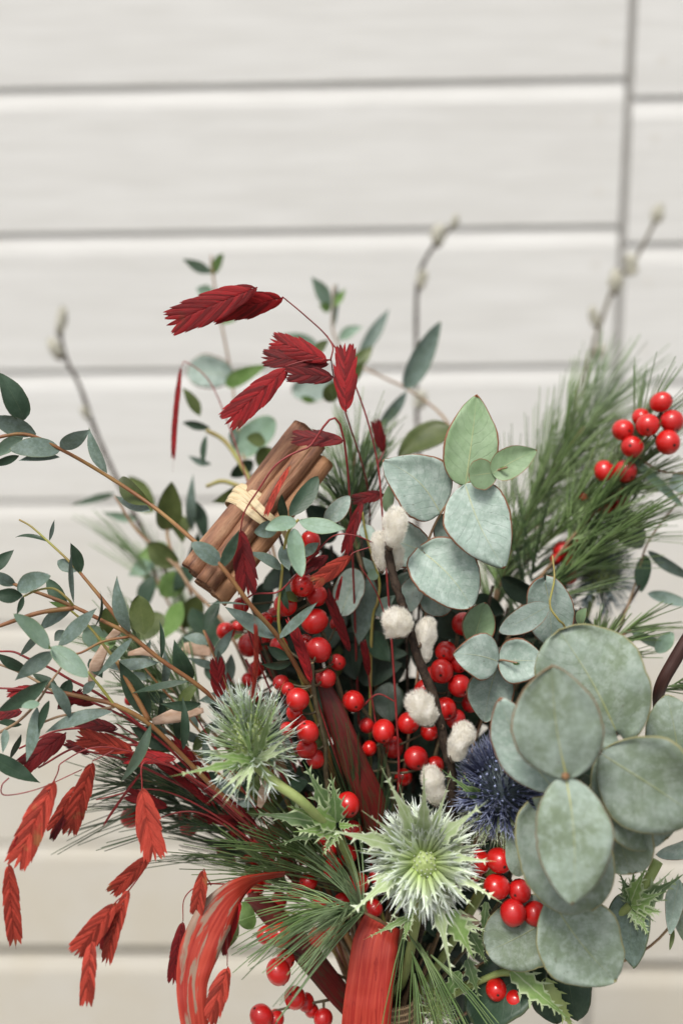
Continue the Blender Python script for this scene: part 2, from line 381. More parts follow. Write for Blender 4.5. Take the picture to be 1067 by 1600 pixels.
MT['paving'] = plain('paving', (0.20, 0.19, 0.17), (0.15, 0.14, 0.125), 0.85, 25, (1, 1, 1), 0.3)

# ------------------------------------------------------------------ setting: shed wall, ground
def build_wall():
    root = thing('shed_wall', 'white painted timber shed wall of horizontal boards behind the bouquet', 'wall', Vector((0, 0, 0)), kind='structure')
    root.location = (math.sin(YAW) * WALL, math.cos(YAW) * WALL, 0.0); root.rotation_euler = (0, 0, -YAW)
    def part(name, mb, mats, kind=None, sm=False):
        me_o = obj(name, mb.v, mb.f, mats, None, None, mb.uv, sm, mb.at, mb.mi, kind)
        return me_o
    def board(x0, x1, zt, zb):
        # profile (depth y, height z); face at y = 0, top edge chamfered back, bottom edge a small drip
        prof = [(0.0, zb + 0.0018), (0.0, zt - 0.0115), (0.0004, zt - 0.0095), (0.0020, zt - 0.001), (0.0024, zt), (0.0024, zt + 0.0038), (0.024, zt + 0.0038), (0.024, zb), (0.0018, zb)]
        mb = MB(); n = len(prof); nx = 2
        vs_ = [Vector((x, y, z)) for x in (x0, x1) for y, z in prof]
        fs = [(i, (i + 1) % n, n + (i + 1) % n, n + i)[::-1] for i in range(n)] + [tuple(range(n)), tuple(range(2 * n - 1, n - 1, -1))]
        org = Vector(((x0 + x1) / 2, 0, (zb + zt) / 2))
        mb.add(vs_, fs)
        o = obj('board', mb.v, mb.f, MT['board'], None, org, mb.uv, False)
        o.location = org; o.parent = root; return o
    S = 0.1193; z0 = CAM.z + 0.1952; xj = 0.2268
    adj = {5: 0.004, 6: 0.0075, 7: -0.002}
    for side, x0, x1, dz in (('a', -1.7, xj - 0.0035, 0.0), ('b', xj + 0.0035, 1.7, -0.0155)):
        zs = [z0 - k * S + adj.get(k, 0) + dz for k in range(-9, 11)]
        for i in range(len(zs) - 1):
            board(x0, x1, zs[i] - 0.0026, zs[i + 1] + 0.0022 + (0.011 if i == 15 else 0))
    mb = MB()
    def bx(a, b):
        x0, y0, z0_ = a; x1, y1, z1_ = b
        v = [Vector(p) for p in ((x0, y0, z0_), (x1, y0, z0_), (x1, y1, z0_), (x0, y1, z0_), (x0, y0, z1_), (x1, y0, z1_), (x1, y1, z1_), (x0, y1, z1_))]
        mb.add(v, [(0, 3, 2, 1), (4, 5, 6, 7), (0, 1, 5, 4), (1, 2, 6, 5), (2, 3, 7, 6), (3, 0, 4, 7)])
    bx((-1.7, 0.0265, -0.02), (1.7, 0.06, 2.3))
    o = obj('backing_sheet', mb.v, mb.f, MT['backing'], None, None, None, False); o.parent = root
    mb = MB(); bx((xj - 0.0033, 0.0085, -0.02), (xj + 0.0033, 0.0255, 2.3))
    o = obj('joint_strip', mb.v, mb.f, MT['joint'], None, None, None, False); o.parent = root
    for k in range(-2, 7):                                   # filled nail heads beside the joint
        for xx, dz in ((xj - 0.022, 0.0), (xj + 0.026, -0.0155)):
            for zz in (0.03, 0.088):
                mb = MB(); c = Vector((xx + rnd(-.003, .003), -0.0002, z0 - k * S - zz + dz))
                ring = [c + Vector((math.cos(g) * 0.004, 0, math.sin(g) * 0.004)) for g in [i * math.pi / 6 for i in range(12)]]
                ring2 = [p + Vector((0, 0.002, 0)) for p in ring]
                mb.add(ring + ring2, [tuple(range(12))] + [(i, i + 12, (i + 1) % 12 + 12, (i + 1) % 12) for i in range(12)])
                o = obj('nail_head', mb.v, mb.f, MT['nail'], None, c, None, False); o.parent = root; o.location = c
build_wall()
g = obj('ground', [(-30, -30, 0), (30, -30, 0), (30, 30, 0), (-30, 30, 0)], [(0, 1, 2, 3)], MT['paving'], None, None, None, False); g['kind'] = 'structure'

# ------------------------------------------------------------------ builders of plant parts
SHAPES = {'lance': (0.88, 1.2), 'ovate': (0.50, 0.85), 'round': (0.46, 0.50), 'heart': (0.36, 0.66), 'oval': (0.62, 0.74), 'sickle': (0.7, 1.0), 'spoon': (0.75, 0.5)}
def leaf(parent, b, t, width, mat, shape='lance', roll=0.0, curl=0.08, cup=0.12, wave=0.03, thick=False, side=0.0):
    ax = t - b; L = ax.length; a = ax / L
    mid = (b + t) * 0.5
    v = (CAM - mid).normalized()
    n0 = v - a * v.dot(a)
    n0 = n0.normalized() if n0.length > 1e-4 else a.orthogonal().normalized()
    s0 = a.cross(n0)
    c, s = math.cos(roll), math.sin(roll)
    nn = n0 * c + s0 * s; ss = s0 * c - n0 * s
    pa, pb = SHAPES[shape]
    um = pa / (pa + pb); pk = um ** pa * (1 - um) ** pb
    nu, nv = (26, 10) if width > 0.012 else (11, 6)
    vs_, uv, fs = [], [], []
    sx = rnd(0, 99)
    for i in range(nu + 1):
        u = i / nu
        uu = 0.5 - 0.5 * math.cos(math.pi * u)
        uu = 0.55 * u + 0.45 * uu
        W = width * 0.5 * (max(uu, 0.0) ** pa * max(1 - uu, 0.0) ** pb) / pk
        if i == 0: W = width * 0.03
        for k in range(nv + 1):
            q = -1 + 2 * k / nv
            lobe = 0.0
            if shape in ('heart', 'round'): lobe = -width * 0.16 * abs(q) ** 1.5 * max(0, 1 - uu * 2.2) ** 2
            wv = noise.noise(Vector((sx + uu * 2.3, q * 1.3, sx))) * wave * width * (0.3 + abs(q))
            edge = 1 + 0.07 * noise.noise(Vector((sx, uu * 4, 3 + (q > 0)))) + 0.025 * noise.noise(Vector((sx, uu * 17, 9 + (q > 0)))) 
            h = curl * L * 4 * uu * (1 - uu) + cup * W * (q * q) + wv - abs(q) * 0 
            p = b + a * (L * uu + lobe) + ss * (W * q * edge + side * L * math.sin(math.pi * uu)) + nn * h
            vs_.append(p); uv.append((uu, 0.5 + 0.5 * q))
    for i in range(nu):
        for k in range(nv):
            j = i * (nv + 1) + k
            fs.append((j, j + 1, j + nv + 2, j + nv + 1))
    o = obj('leaf', vs_, fs, LM[mat], parent, b, uv)
    if thick:
        md = o.modifiers.new('thickness', 'SOLIDIFY'); md.thickness = 0.0005; md.offset = 0
    return o

def spikelet(parent, b, t, width, mat='cr', roll=0.0, bend=0.06, n=None, name='spikelet'):
    ax = t - b; L = ax.length; a = ax / L
    v = (CAM - (b + t) * 0.5).normalized()
    n0 = (v - a * v.dot(a)).normalized(); s0 = a.cross(n0)
    c, s = math.cos(roll), math.sin(roll)
    nn = n0 * c + s0 * s; ss = s0 * c - n0 * s
    n = n or max(11, int(L / width * 6.5))
    mb = MB()
    def at(x, y, z):
        uu = x / L
        return b + a * x + ss * y + nn * (z + bend * L * 4 * uu * (1 - uu))
    for i in range(2 * n + 1):
        last = i == 2 * n
        sg = 1 if i % 2 else -1
        t0 = (i / (2 * n)) * 0.80
        tm = min(1, t0 + 0.16)
        E = width * 0.5 * (min(1, (tm / 0.30)) ** 0.8) * (1 - max(0, (tm - 0.62) / 0.38) ** 1.8 * 0.52)
        th = RAD(27 - 12 * t0 + rnd(-3, 3))
        if last: th = 0; E = width * 0.2
        ln = min(E / math.sin(max(th, RAD(13))), L * 0.42) * rnd(0.93, 1.06)
        ln = min(ln, L - t0 * L + 0.0002)
        wd = ln * rnd(0.24, 0.29)
        d = (math.cos(th), math.sin(th) * sg)
        pr = (-d[1] * sg, d[0] * sg)
        lift = (0.0009 * (1 - t0)) * width / 0.01
        nr = 5; vs_, uv = [], []
        va = random.random()
        for r in range(nr + 1):
            q = r / nr
            ww = wd * (q ** 0.55 * (1 - q) ** 0.85 / 0.49) * 0.5
            cx = t0 * L + d[0] * ln * q; cy = d[1] * ln * q - sg * 0.05 * ln * math.sin(math.pi * q) * 0
            cy += sg * 0.10 * width * q * (1 - q)
            zz = lift * (1 - 0.9 * q) + 0.0001 * (i % 3)
            for k, e in enumerate((-1, 0, 1)):
                vs_.append(at(cx + pr[0] * ww * e, cy + pr[1] * ww * e, zz - abs(e) * ww * 0.35)); uv.append((q, 0.5 + 0.5 * e))
        fs = []
        for r in range(nr):
            for k in range(2):
                j = r * 3 + k; fs.append((j, j + 1, j + 4, j + 3))
        mb.add(vs_, fs, uv, va)
    ak = [at(L * q / 6, 0, 0.0006 * (1 - q / 6)) for q in range(7)]
    tube(mb, ak, width * 0.022, width * 0.01, 5, True, 0, 0, 0.2)
    return mb.build(name, GM[mat], parent, b)

_bm = {}
def berry_mesh(key):
    if key in _bm: return _bm[key]
    rs = random.Random(key)
    nu, nv = 20, 14; vs_, fs, mi = [], [], []
    el = 1 + rs.uniform(-0.04, 0.12)
    for i in range(nv + 1):
        th = math.pi * i / nv
        for k in range(nu):
            ph = 2 * math.pi * k / nu
            r = 1 + 0.025 * math.sin(2 * ph + key) * math.sin(th) + 0.05 * noise.noise(Vector((math.sin(th) * math.cos(ph), math.sin(th) * math.sin(ph), math.cos(th) + key * 5)))
            z = math.cos(th) * el
            if th < 0.35: z -= 0.05 * (1 - th / 0.35)
            vs_.append(Vector((math.sin(th) * math.cos(ph) * r, math.sin(th) * math.sin(ph) * r, z)))
    for i in range(nv):
        for k in range(nu):
            fs.append((i * nu + k, (i + 1) * nu + k, (i + 1) * nu + (k + 1) % nu, i * nu + (k + 1) % nu)); mi.append(0)
    n = len(vs_)                                     # dried calyx at the pole: a small six-lobed star
    zt = el * 0.955
    for k in range(12):
        r = 0.17 if k % 2 == 0 else 0.08
        vs_.append(Vector((math.cos(k * math.pi / 6) * r, math.sin(k * math.pi / 6) * r, zt + 0.03)))
    vs_.append(Vector((0, 0, zt + 0.09)))
    for k in range(12): fs.append((n + k, n + (k + 1) % 12, n + 12)); mi.append(1)
    me = bpy.data.meshes.new('berry'); me.from_pydata([tuple(v) for v in vs_], [], fs)
    me.materials.append(MT['berry']); me.materials.append(MT['calyx'])
    me.polygons.foreach_set('use_smooth', [True] * len(fs)); me.polygons.foreach_set('material_index', mi); me.update()
    _bm[key] = me; return me
def berry(parent, px, py, d, rpx, face=None):
    o = bpy.data.objects.new('berry', berry_mesh(random.randint(0, 5))); col.objects.link(o)
    o.parent = parent; p = P(px, py, d); o.location = p - parent_world(parent)
    r = M(rpx, d); o.scale = (r * rnd(.96, 1.03), r * rnd(.96, 1.03), r)
    if face is None: dr = Vector((rnd(-1, 1), rnd(-1, 1), rnd(-1, 1)))
    else: dr = RGT * face[0] + DWN * face[1] - FWD * face[2]
    o.rotation_mode = 'QUATERNION'; o.rotation_quaternion = dr.normalized().to_track_quat('Z', 'Y')
    return o

def catkin(parent, b, t, width, nh=2600, mat='fur', hair=1.0):
    ax = t - b; L = ax.length; a = ax / L; x = a.orthogonal().normalized(); y = a.cross(x)
    mb = MB(); nu, nv = 14, 10; sd_ = rnd(0, 99)
    def sur(q, ph):
        r = width * 0.5 * (max(0.0, q) ** 0.5 * max(0.0, 1 - q) ** 0.42) / 0.53
        d = x * math.cos(ph) + y * math.sin(ph)
        lump = 0.88 + 0.46 * noise.noise(Vector((math.cos(ph) * 1.4 + sd_, math.sin(ph) * 1.4, q * 3.2)))
        return b + a * (L * q) + d * r * lump, d
    vs_, fs = [], []
    for i in range(nv + 1):
        for k in range(nu): vs_.append(sur(i / nv, 2 * math.pi * k / nu)[0] * 1.0)
    for i in range(nv):
        for k in range(nu): fs.append((i * nu + k, i * nu + (k + 1) % nu, (i + 1) * nu + (k + 1) % nu, (i + 1) * nu + k))
    mb.add(vs_, fs, None, 0.3)
    hv, hf, ha = [], [], []
    for _ in range(nh):
        q = random.random(); ph = rnd(0, 2 * math.pi)
        p, d = sur(q, ph)
        tuft = noise.noise(Vector((math.cos(ph) * 2.2 + sd_, math.sin(ph) * 2.2, q * 6))) 
        dr = (d * rnd(0.5, 1.0) + a * (q * 1.1 - 0.15 + 0.5 * tuft) + Vector((rnd(-.5, .5), rnd(-.5, .5), rnd(-.5, .5)))).normalized()
        l = width * rnd(0.07, 0.19) * hair
        w_ = dr.cross(Vector((rnd(-1, 1), rnd(-1, 1), rnd(-1, 1)))).normalized() * 0.00005
        j = len(mb.v)
        md = p + dr * l * 0.6 + a * l * 0.1
        mb.v += [p - w_, p + w_, md + w_ * 0.7, md - w_ * 0.7, p + dr * l + a * l * 0.3]; mb.f += [(j, j + 1, j + 2, j + 3), (j + 3, j + 2, j + 4)]
        mb.uv += [(0, 0)] * 5; va = random.random(); mb.at += [va] * 5; mb.mi += [0, 0]
    # two brown bud scales clasping the base
    for sg in (-1, 1):
        s0 = x * sg
        pts = [b - a * L * 0.05, b + a * L * 0.02 + s0 * width * 0.2, b + a * L * 0.16 + s0 * width * 0.42]
        tube(mb, catmull(pts, 3), width * 0.09, width * 0.015, 6, True, 0, 1)
    return mb.build('catkin', [MT[mat], MT['bud']], parent, b)

def needles(parent, stem, count, ln, spread, mat='needle', open_front=0.0, grav=0.12, wid=0.00036, tip_more=False, bundle=5):
    mb = MB(); pts = catmull(stem, 8); n = len(pts)
    for i in range(count):
        u = random.random(); 
        f = u * (n - 1); k = min(int(f), n - 2); p = pts[k].lerp(pts[k + 1], f - k)
        a = (pts[k + 1] - pts[k]).normalized(); x = a.orthogonal().normalized(); y = a.cross(x)
        ph = rnd(0, 2 * math.pi); sp = spread * rnd(0.5, 1.25)
        bd = a * math.cos(sp) + (x * math.cos(ph) + y * math.sin(ph)) * math.sin(sp)
        if open_front and -bd.dot(FWD) > 0.12 and random.random() < open_front: continue
        for j in range(bundle):
            d = (bd + Vector((rnd(-1, 1), rnd(-1, 1), rnd(-1, 1))) * 0.11).normalized()
            l = ln * rnd(0.75, 1.1)
            c = [p + d * (l * q) + Vector((0, 0, -1)) * (grav * l * q * q) + a * (0.10 * l * q * q) for q in (0, 0.33, 0.66, 1)]
            va = random.random()
            tube(mb, c, wid * rnd(0.8, 1.1), wid * 0.45, 4, False, 0, 0, va)
    return mb.build('needles', MT[mat], parent, stem[0], True, 'stuff')

def sprig(name, label, cat, stems, leaves, stem_mat='stem_red', r0=2.4, r1=1.2, group=None, root=True, d=None, shape='lance', defk='pv', rn=8, dl=0.0, node=None):
    """stems: lists of (px, py, depth[, ...]) from the tip to the bottom; the first one runs on down into the bouquet's tie."""
    base = tie() if root else P(*stems[0][-1][:3])
    o = thing(name, label, cat, base, group)
    polys = []
    far = (lambda z: 40 + (z - 40) * 1.4 if z > 40 else z) if (group or '').startswith('blurred') else (lambda z: z)
    stems = [(q[0], q[1], [(x, y, far(z)) for x, y, z in q[2]]) if isinstance(q[0], str) else [(x, y, far(z)) for x, y, z in q] for q in stems]
    for i, s in enumerate(stems):
        sm = stem_mat; rr = (r0, r1)
        if isinstance(s, tuple) and isinstance(s[0], str): sm, rr, s = s[0], s[1], s[2]
        pts = [P(*q) for q in s]
        if i == 0 and root:
            last = pts[-1]; mid = last.lerp(base, 0.5) + FWD * 0.012
            pts = pts + [mid, base]
        cm = catmull(pts, 6)
        mb = MB(); dd = s[0][2]
        tube(mb, cm, M(rr[1], dd), M(rr[0], dd), rn, True, 0.12)
        mb.build('stem', MT[sm], o, pts[-1])
        polys += [(p, s) for p in cm]
    if node:
        mb = MB(); c0 = P(*node[:3]); rr = M(node[3], node[2])
        tube(mb, [c0 + FWD * rr * q for q in (1.6, 0.8, 0.2, -0.15, -0.3)], rr * 1.0, rr * 0.35, 12, True, 0.3); mb.build('leaf_node', MT['scar'], o, c0)
    cmp_ = [(p, ((p - CAM).dot(RGT) / (p - CAM).dot(FWD) * F + 533.5, (p - CAM).dot(DWN) / (p - CAM).dot(FWD) * F + 800)) for p, s in polys]
    for lf in leaves:
        bx_, by_, tx, ty, wp = lf[:5]; opt = lf[5] if len(lf) > 5 else {}
        near = min(cmp_, key=lambda c: (c[1][0] - bx_) ** 2 + (c[1][1] - by_) ** 2)
        dist = math.hypot(near[1][0] - bx_, near[1][1] - by_)
        dn = (near[0] - CAM).dot(FWD) * 100
        bd = far(opt['b']) if 'b' in opt else dn + dl
        td = far(opt['t']) if 't' in opt else bd + rnd(-0.9, 0.7)
        b = P(bx_, by_, bd)
        if dist < 16 and 'b' not in opt:
            tube_b = near[0]
            b = tube_b.lerp(b, 0.75)
        leaf(o, b, P(tx, ty, td), M(wp, (bd + td) / 2) * opt.get('ws', 0.87 if opt.get('k', defk) in ('pv', 'pd') and wp < 40 else 1.0), opt.get('k', defk), opt.get('s', shape), opt.get('r', rnd(-0.6, 0.6)), opt.get('c', rnd(-0.05, 0.14)), opt.get('u', rnd(0.05, 0.3)), opt.get('w', 0.085 if wp > 50 else 0.06), wp > 50, opt.get('side', rnd(-0.04, 0.04)))
    return o
_tie = 0
def tie():
    global _tie
    _tie += 1; g_ = _tie * 2.4; r = 0.003 + 0.0115 * ((_tie * 0.618) % 1)
    return P(612, 1640, 39.6) + Vector((math.cos(g_) * r, math.sin(g_) * r, 0))

def grass(label, stems, spikes, mat='cr', r=1.3, group='dyed red ornamental grass stems'):
    base = tie()
    o = thing('red_grass', label, 'dried grass', base, group)
    for i, s in enumerate(stems):
        pts = [P(*q) for q in s]
        if i == 0: pts += [pts[-1].lerp(base, 0.5) + FWD * 0.03, base]
        mb = MB(); tube(mb, catmull(pts, 7), M(r * 0.7, s[0][2]), M(r * (1.5 if i == 0 else 1.0), s[0][2]), 6)
        mb.build('stem', MT['stem_grass'], o, pts[-1])
    for sp in spikes:
        bx_, by_, tx, ty, wp, d = sp[:6]; opt = sp[6] if len(sp) > 6 else {}
        spikelet(o, P(bx_, by_, d), P(tx, ty, d + opt.get('t', rnd(-0.6, 0.5))), M(wp, d), opt.get('k', mat), opt.get('r', rnd(-0.35, 0.35)), opt.get('c', rnd(0.01, 0.06)))
    return o

def ilex(label, stem, berries, twigs=(), r=4.0, group='winterberry branches with red berries', root=True, cut=False):
    base = tie()
    o = thing('winterberry_branch', label, 'berry branch', base, group)
    pts = [P(*q) for q in stem] + [P(*stem[-1]).lerp(base, 0.5) + FWD * 0.012, base]
    cm = catmull(pts, 7); mb = MB()
    tube(mb, cm, M(r * 0.8, stem[0][2]), M(r * 1.1, stem[0][2]), 9, True, 0.3)
    mb.build('stem', MT['stem_berry'], o, pts[-1])
    if cut:
        mb = MB(); a = (cm[0] - cm[1]).normalized(); rr = M(r * 0.8, stem[0][2])
        tube(mb, [cm[0] - a * rr * 0.2, cm[0] + a * rr * 0.25], rr * 1.02, rr * 0.9, 9)
        mb.build('cut_end', MT['cut'], o, cm[0])
    for bq in berries:
        px, py, rp = bq[:3]; d = bq[3] if len(bq) > 3 else stem[0][2]; fc = bq[4] if len(bq) > 4 else None
        bo = berry(o, px, py, d, rp, fc or (rnd(-.6, .6), rnd(-.2, .8), rnd(0.1, 1)))
        c = P(px, py, d); near = min(cm, key=lambda p: (p - c).length)
        if (near - c).length < 0.035:
            mb = MB(); dr = (near - c).normalized()
            pts2 = [c + dr * M(rp, d) * 0.85, c.lerp(near, 0.65) + Vector((0, 0, -0.001)), near]
            tube(mb, catmull(pts2, 3), M(1.8, d), M(2.4, d), 6); mb.build('pedicel', MT['stem_berry'], o, near)
    return o

def willow(label, stem, cats, r=4.0, group='pussy willow twigs', mat='stem_dark', fur='fur', nh=4600, hair=1.0, buds=()):
    if fur == 'fur_back':
        far = lambda z: 40 + (z - 40) * 1.35 if z > 40 else z
        stem = [(x, y, far(z)) for x, y, z in stem]; cats = [c[:5] + (far(c[5]),) for c in cats]
    base = tie(); o = thing('pussy_willow_twig', label, 'willow twig', base, group)
    pts = [P(*q) for q in stem] + [P(*stem[-1]).lerp(base, 0.55) + FWD * 0.012, base]
    mb = MB(); cm = catmull(pts, 9)
    tube(mb, cm, M(r * 0.75, stem[0][2]), M(r * 1.15, stem[0][2]), 10, True, 0.35)
    mb.build('stem', MT[mat], o, pts[-1])
    for c in cats:
        bx_, by_, tx, ty, wp, d = c[:6]
        catkin(o, P(bx_, by_, d), P(tx, ty, d - 0.3), M(wp * 0.95, d), nh, fur, hair)
    for (x, y, d, rp) in buds:
        p = P(x, y, d); mb = MB(); tube(mb, [p, p + Vector((0.0006, 0, M(rp * 1.6, d))), p + Vector((0.0002, 0, M(rp * 3.0, d)))], M(rp, d), M(rp * .2, d), 7); mb.build('bud', MT['bud'], o, p)
    return o

def spiny(parent, b, t, width, mat, teeth=5, roll=0.0, curl=0.1, name='bract', forked=0.0, hook=0.9):
    """a sea holly leaf: a tapering blade whose edge is cut into teeth that end in spines."""
    ax = t - b; L = ax.length; a = ax / L
    v = (CAM - (b + t) * 0.5).normalized(); n0 = v - a * v.dot(a)
    n0 = n0.normalized() if n0.length > 1e-4 else a.orthogonal().normalized()
    s0 = a.cross(n0); c, s = math.cos(roll), math.sin(roll)
    nn = n0 * c + s0 * s; ss = s0 * c - n0 * s
    mb = MB(); vs_, fs, uv = [], [], []
    def at(x, y, z=0.0):
        uu = max(0, min(1, x / L)); return b + a * x + ss * y + nn * (z + curl * L * 4 * uu * (1 - uu))
    prof = lambda q: width * 0.5 * (0.35 + 0.65 * math.sin(math.pi * min(1, q * 1.25 + 0.12)) ) * (1 - q ** 3)
    st = teeth * 2
    for i in range(st + 1):
        q = i / st; w_ = prof(q) * (0.62 if i % 2 == 0 else 1.0)
        if i == st: w_ = width * 0.012
        vs_ += [at(q * L, -w_, w_ * 0.25), at(q * L, 0, 0), at(q * L, w_, w_ * 0.25)]; uv += [(q, 0), (q, .5), (q, 1)]
    for i in range(st):
        for k in range(2):
            j = i * 3 + k; fs.append((j, j + 1, j + 4, j + 3))
    mb.add(vs_, fs, uv, random.random())
    for i in range(1, st):
        q = i / st
        for sg in (-1, 1):
            if random.random() < 0.12: continue
            w_ = prof(q) * (0.62 if i % 2 == 0 else 1.0)
            big = 1.0 if i % 2 else 0.45
            l = width * rnd(0.30, 0.5) * big * (1 - 0.4 * q); ang = RAD(rnd(28, 58))
            p0 = at(q * L - width * 0.09, sg * w_ * 0.96, w_ * 0.2); p1 = at(q * L + width * 0.09, sg * w_ * 0.96, w_ * 0.2)
            tp = at(q * L + math.cos(ang) * l, sg * (w_ + math.sin(ang) * l), rnd(-0.1, 0.4) * l)
            md = (p0 + p1) * 0.5 + nn * width * 0.02
            mb.add([p0, md, p1, tp], [(0, 1, 3), (1, 2, 3)], [(q, .95), (q, .97), (q, 1), (q, 1)], 0.9)
    tpz = at(L, 0); tube(mb, [at(L * 0.93, 0), tpz, at(L * 1.1, 0)], width * 0.035, width * 0.005, 5, True, 0, 0, 0.9)
    return mb.build(name, MT[mat], parent, b, True)

def holly_mat(name, c1, c2, edge, trans=0.18):
    mt, n, b, o = newmat(name)
    uvn = N(n, 'ShaderNodeUVMap'); sx = N(n, 'ShaderNodeSeparateXYZ'); n.links.new(uvn.outputs[0], sx.inputs[0])
    a = N(n, 'ShaderNodeAttribute'); a.attribute_name = 'var'
    f = noise_t(n, 300, 4, 0.6, objvec(n))
    base = mix(n, mapr(n, f, 0.3, 0.7), c1, c2)
    av = mth(n, 'ABSOLUTE', mth(n, 'SUBTRACT', sx.outputs[1], 0.5))
    base = mix(n, mth(n, 'MULTIPLY', mapr(n, av, 0.33, 0.48), 0.65), base, edge)
    base = mix(n, mth(n, 'MULTIPLY', mapr(n, av, 0.0, 0.07, 1, 0), 0.55), base, edge)
    h = N(n, 'ShaderNodeHueSaturation'); n.links.new(base, h.inputs['Color'])
    n.links.new(mapr(n, a.outputs['Fac'], 0, 1, 0.8, 1.2), h.inputs['Value'])
    n.links.new(h.outputs[0], b.inputs['Base Color']); b.inputs['Roughness'].default_value = 0.45
    bump(n, b, f, 0.3, 0.0004); translucent(n, b, o, h.outputs[0], trans); return mt
MT['h_green'] = holly_mat('sea_holly_green', (0.14, 0.24, 0.06), (0.21, 0.32, 0.10), (0.48, 0.54, 0.36))
MT['h_pale'] = holly_mat('sea_holly_pale', (0.33, 0.43, 0.20), (0.43, 0.52, 0.30), (0.64, 0.69, 0.56))
MT['h_deep'] = holly_mat('sea_holly_deep_green', (0.075, 0.14, 0.045), (0.12, 0.20, 0.065), (0.34, 0.40, 0.24))
def spine_mat(name, c0, c1, c2, trans=0.15):
    mt, n, b, o = newmat(name)
    uvn = N(n, 'ShaderNodeUVMap'); sx = N(n, 'ShaderNodeSeparateXYZ'); n.links.new(uvn.outputs[0], sx.inputs[0])
    a = N(n, 'ShaderNodeAttribute'); a.attribute_name = 'var'
    base = ramp(n, sx.outputs[0], [(0.0, c0), (0.5, c1), (1.0, c2)])
    h = N(n, 'ShaderNodeHueSaturation'); n.links.new(base, h.inputs['Color'])
    n.links.new(mapr(n, a.outputs['Fac'], 0, 1, 0.6, 1.3), h.inputs['Value'])
    n.links.new(h.outputs[0], b.inputs['Base Color']); b.inputs['Roughness'].default_value = 0.45
    translucent(n, b, o, h.outputs[0], trans); return mt
MT['s_green'] = spine_mat('green_spines', (0.22, 0.34, 0.08), (0.36, 0.46, 0.28), (0.72, 0.77, 0.80))
MT['s_white'] = spine_mat('white_spines', (0.36, 0.47, 0.15), (0.48, 0.57, 0.36), (0.74, 0.79, 0.79))
MT['s_blue'] = spine_mat('blue_spines', (0.05, 0.06, 0.095), (0.085, 0.10, 0.20), (0.34, 0.38, 0.50))
MT['s_bluegreen'] = spine_mat('pale_lower_spines', (0.26, 0.32, 0.16), (0.42, 0.47, 0.33), (0.60, 0.63, 0.55))
MT['s_grey'] = spine_mat('grey_blue_spines', (0.12, 0.17, 0.12), (0.2, 0.26, 0.26), (0.42, 0.48, 0.52))
MT['core_green'] = plain('green_flower_core', (0.26, 0.34, 0.11), (0.36, 0.43, 0.18), 0.6, 900, (1, 1, 1), 0.6)
MT['core_blue'] = plain('blue_flower_core', (0.035, 0.05, 0.045), (0.06, 0.08, 0.10), 0.6, 900, (1, 1, 1), 0.6)
MT['floret_blue'] = plain('blue_floret', (0.26, 0.31, 0.55), (0.42, 0.47, 0.68), 0.5, 900, (1, 1, 1), 0.2)
MT['floret_pale'] = plain('pale_floret', (0.48, 0.54, 0.50), (0.55, 0.58, 0.36), 0.5, 900, (1, 1, 1), 0.2)

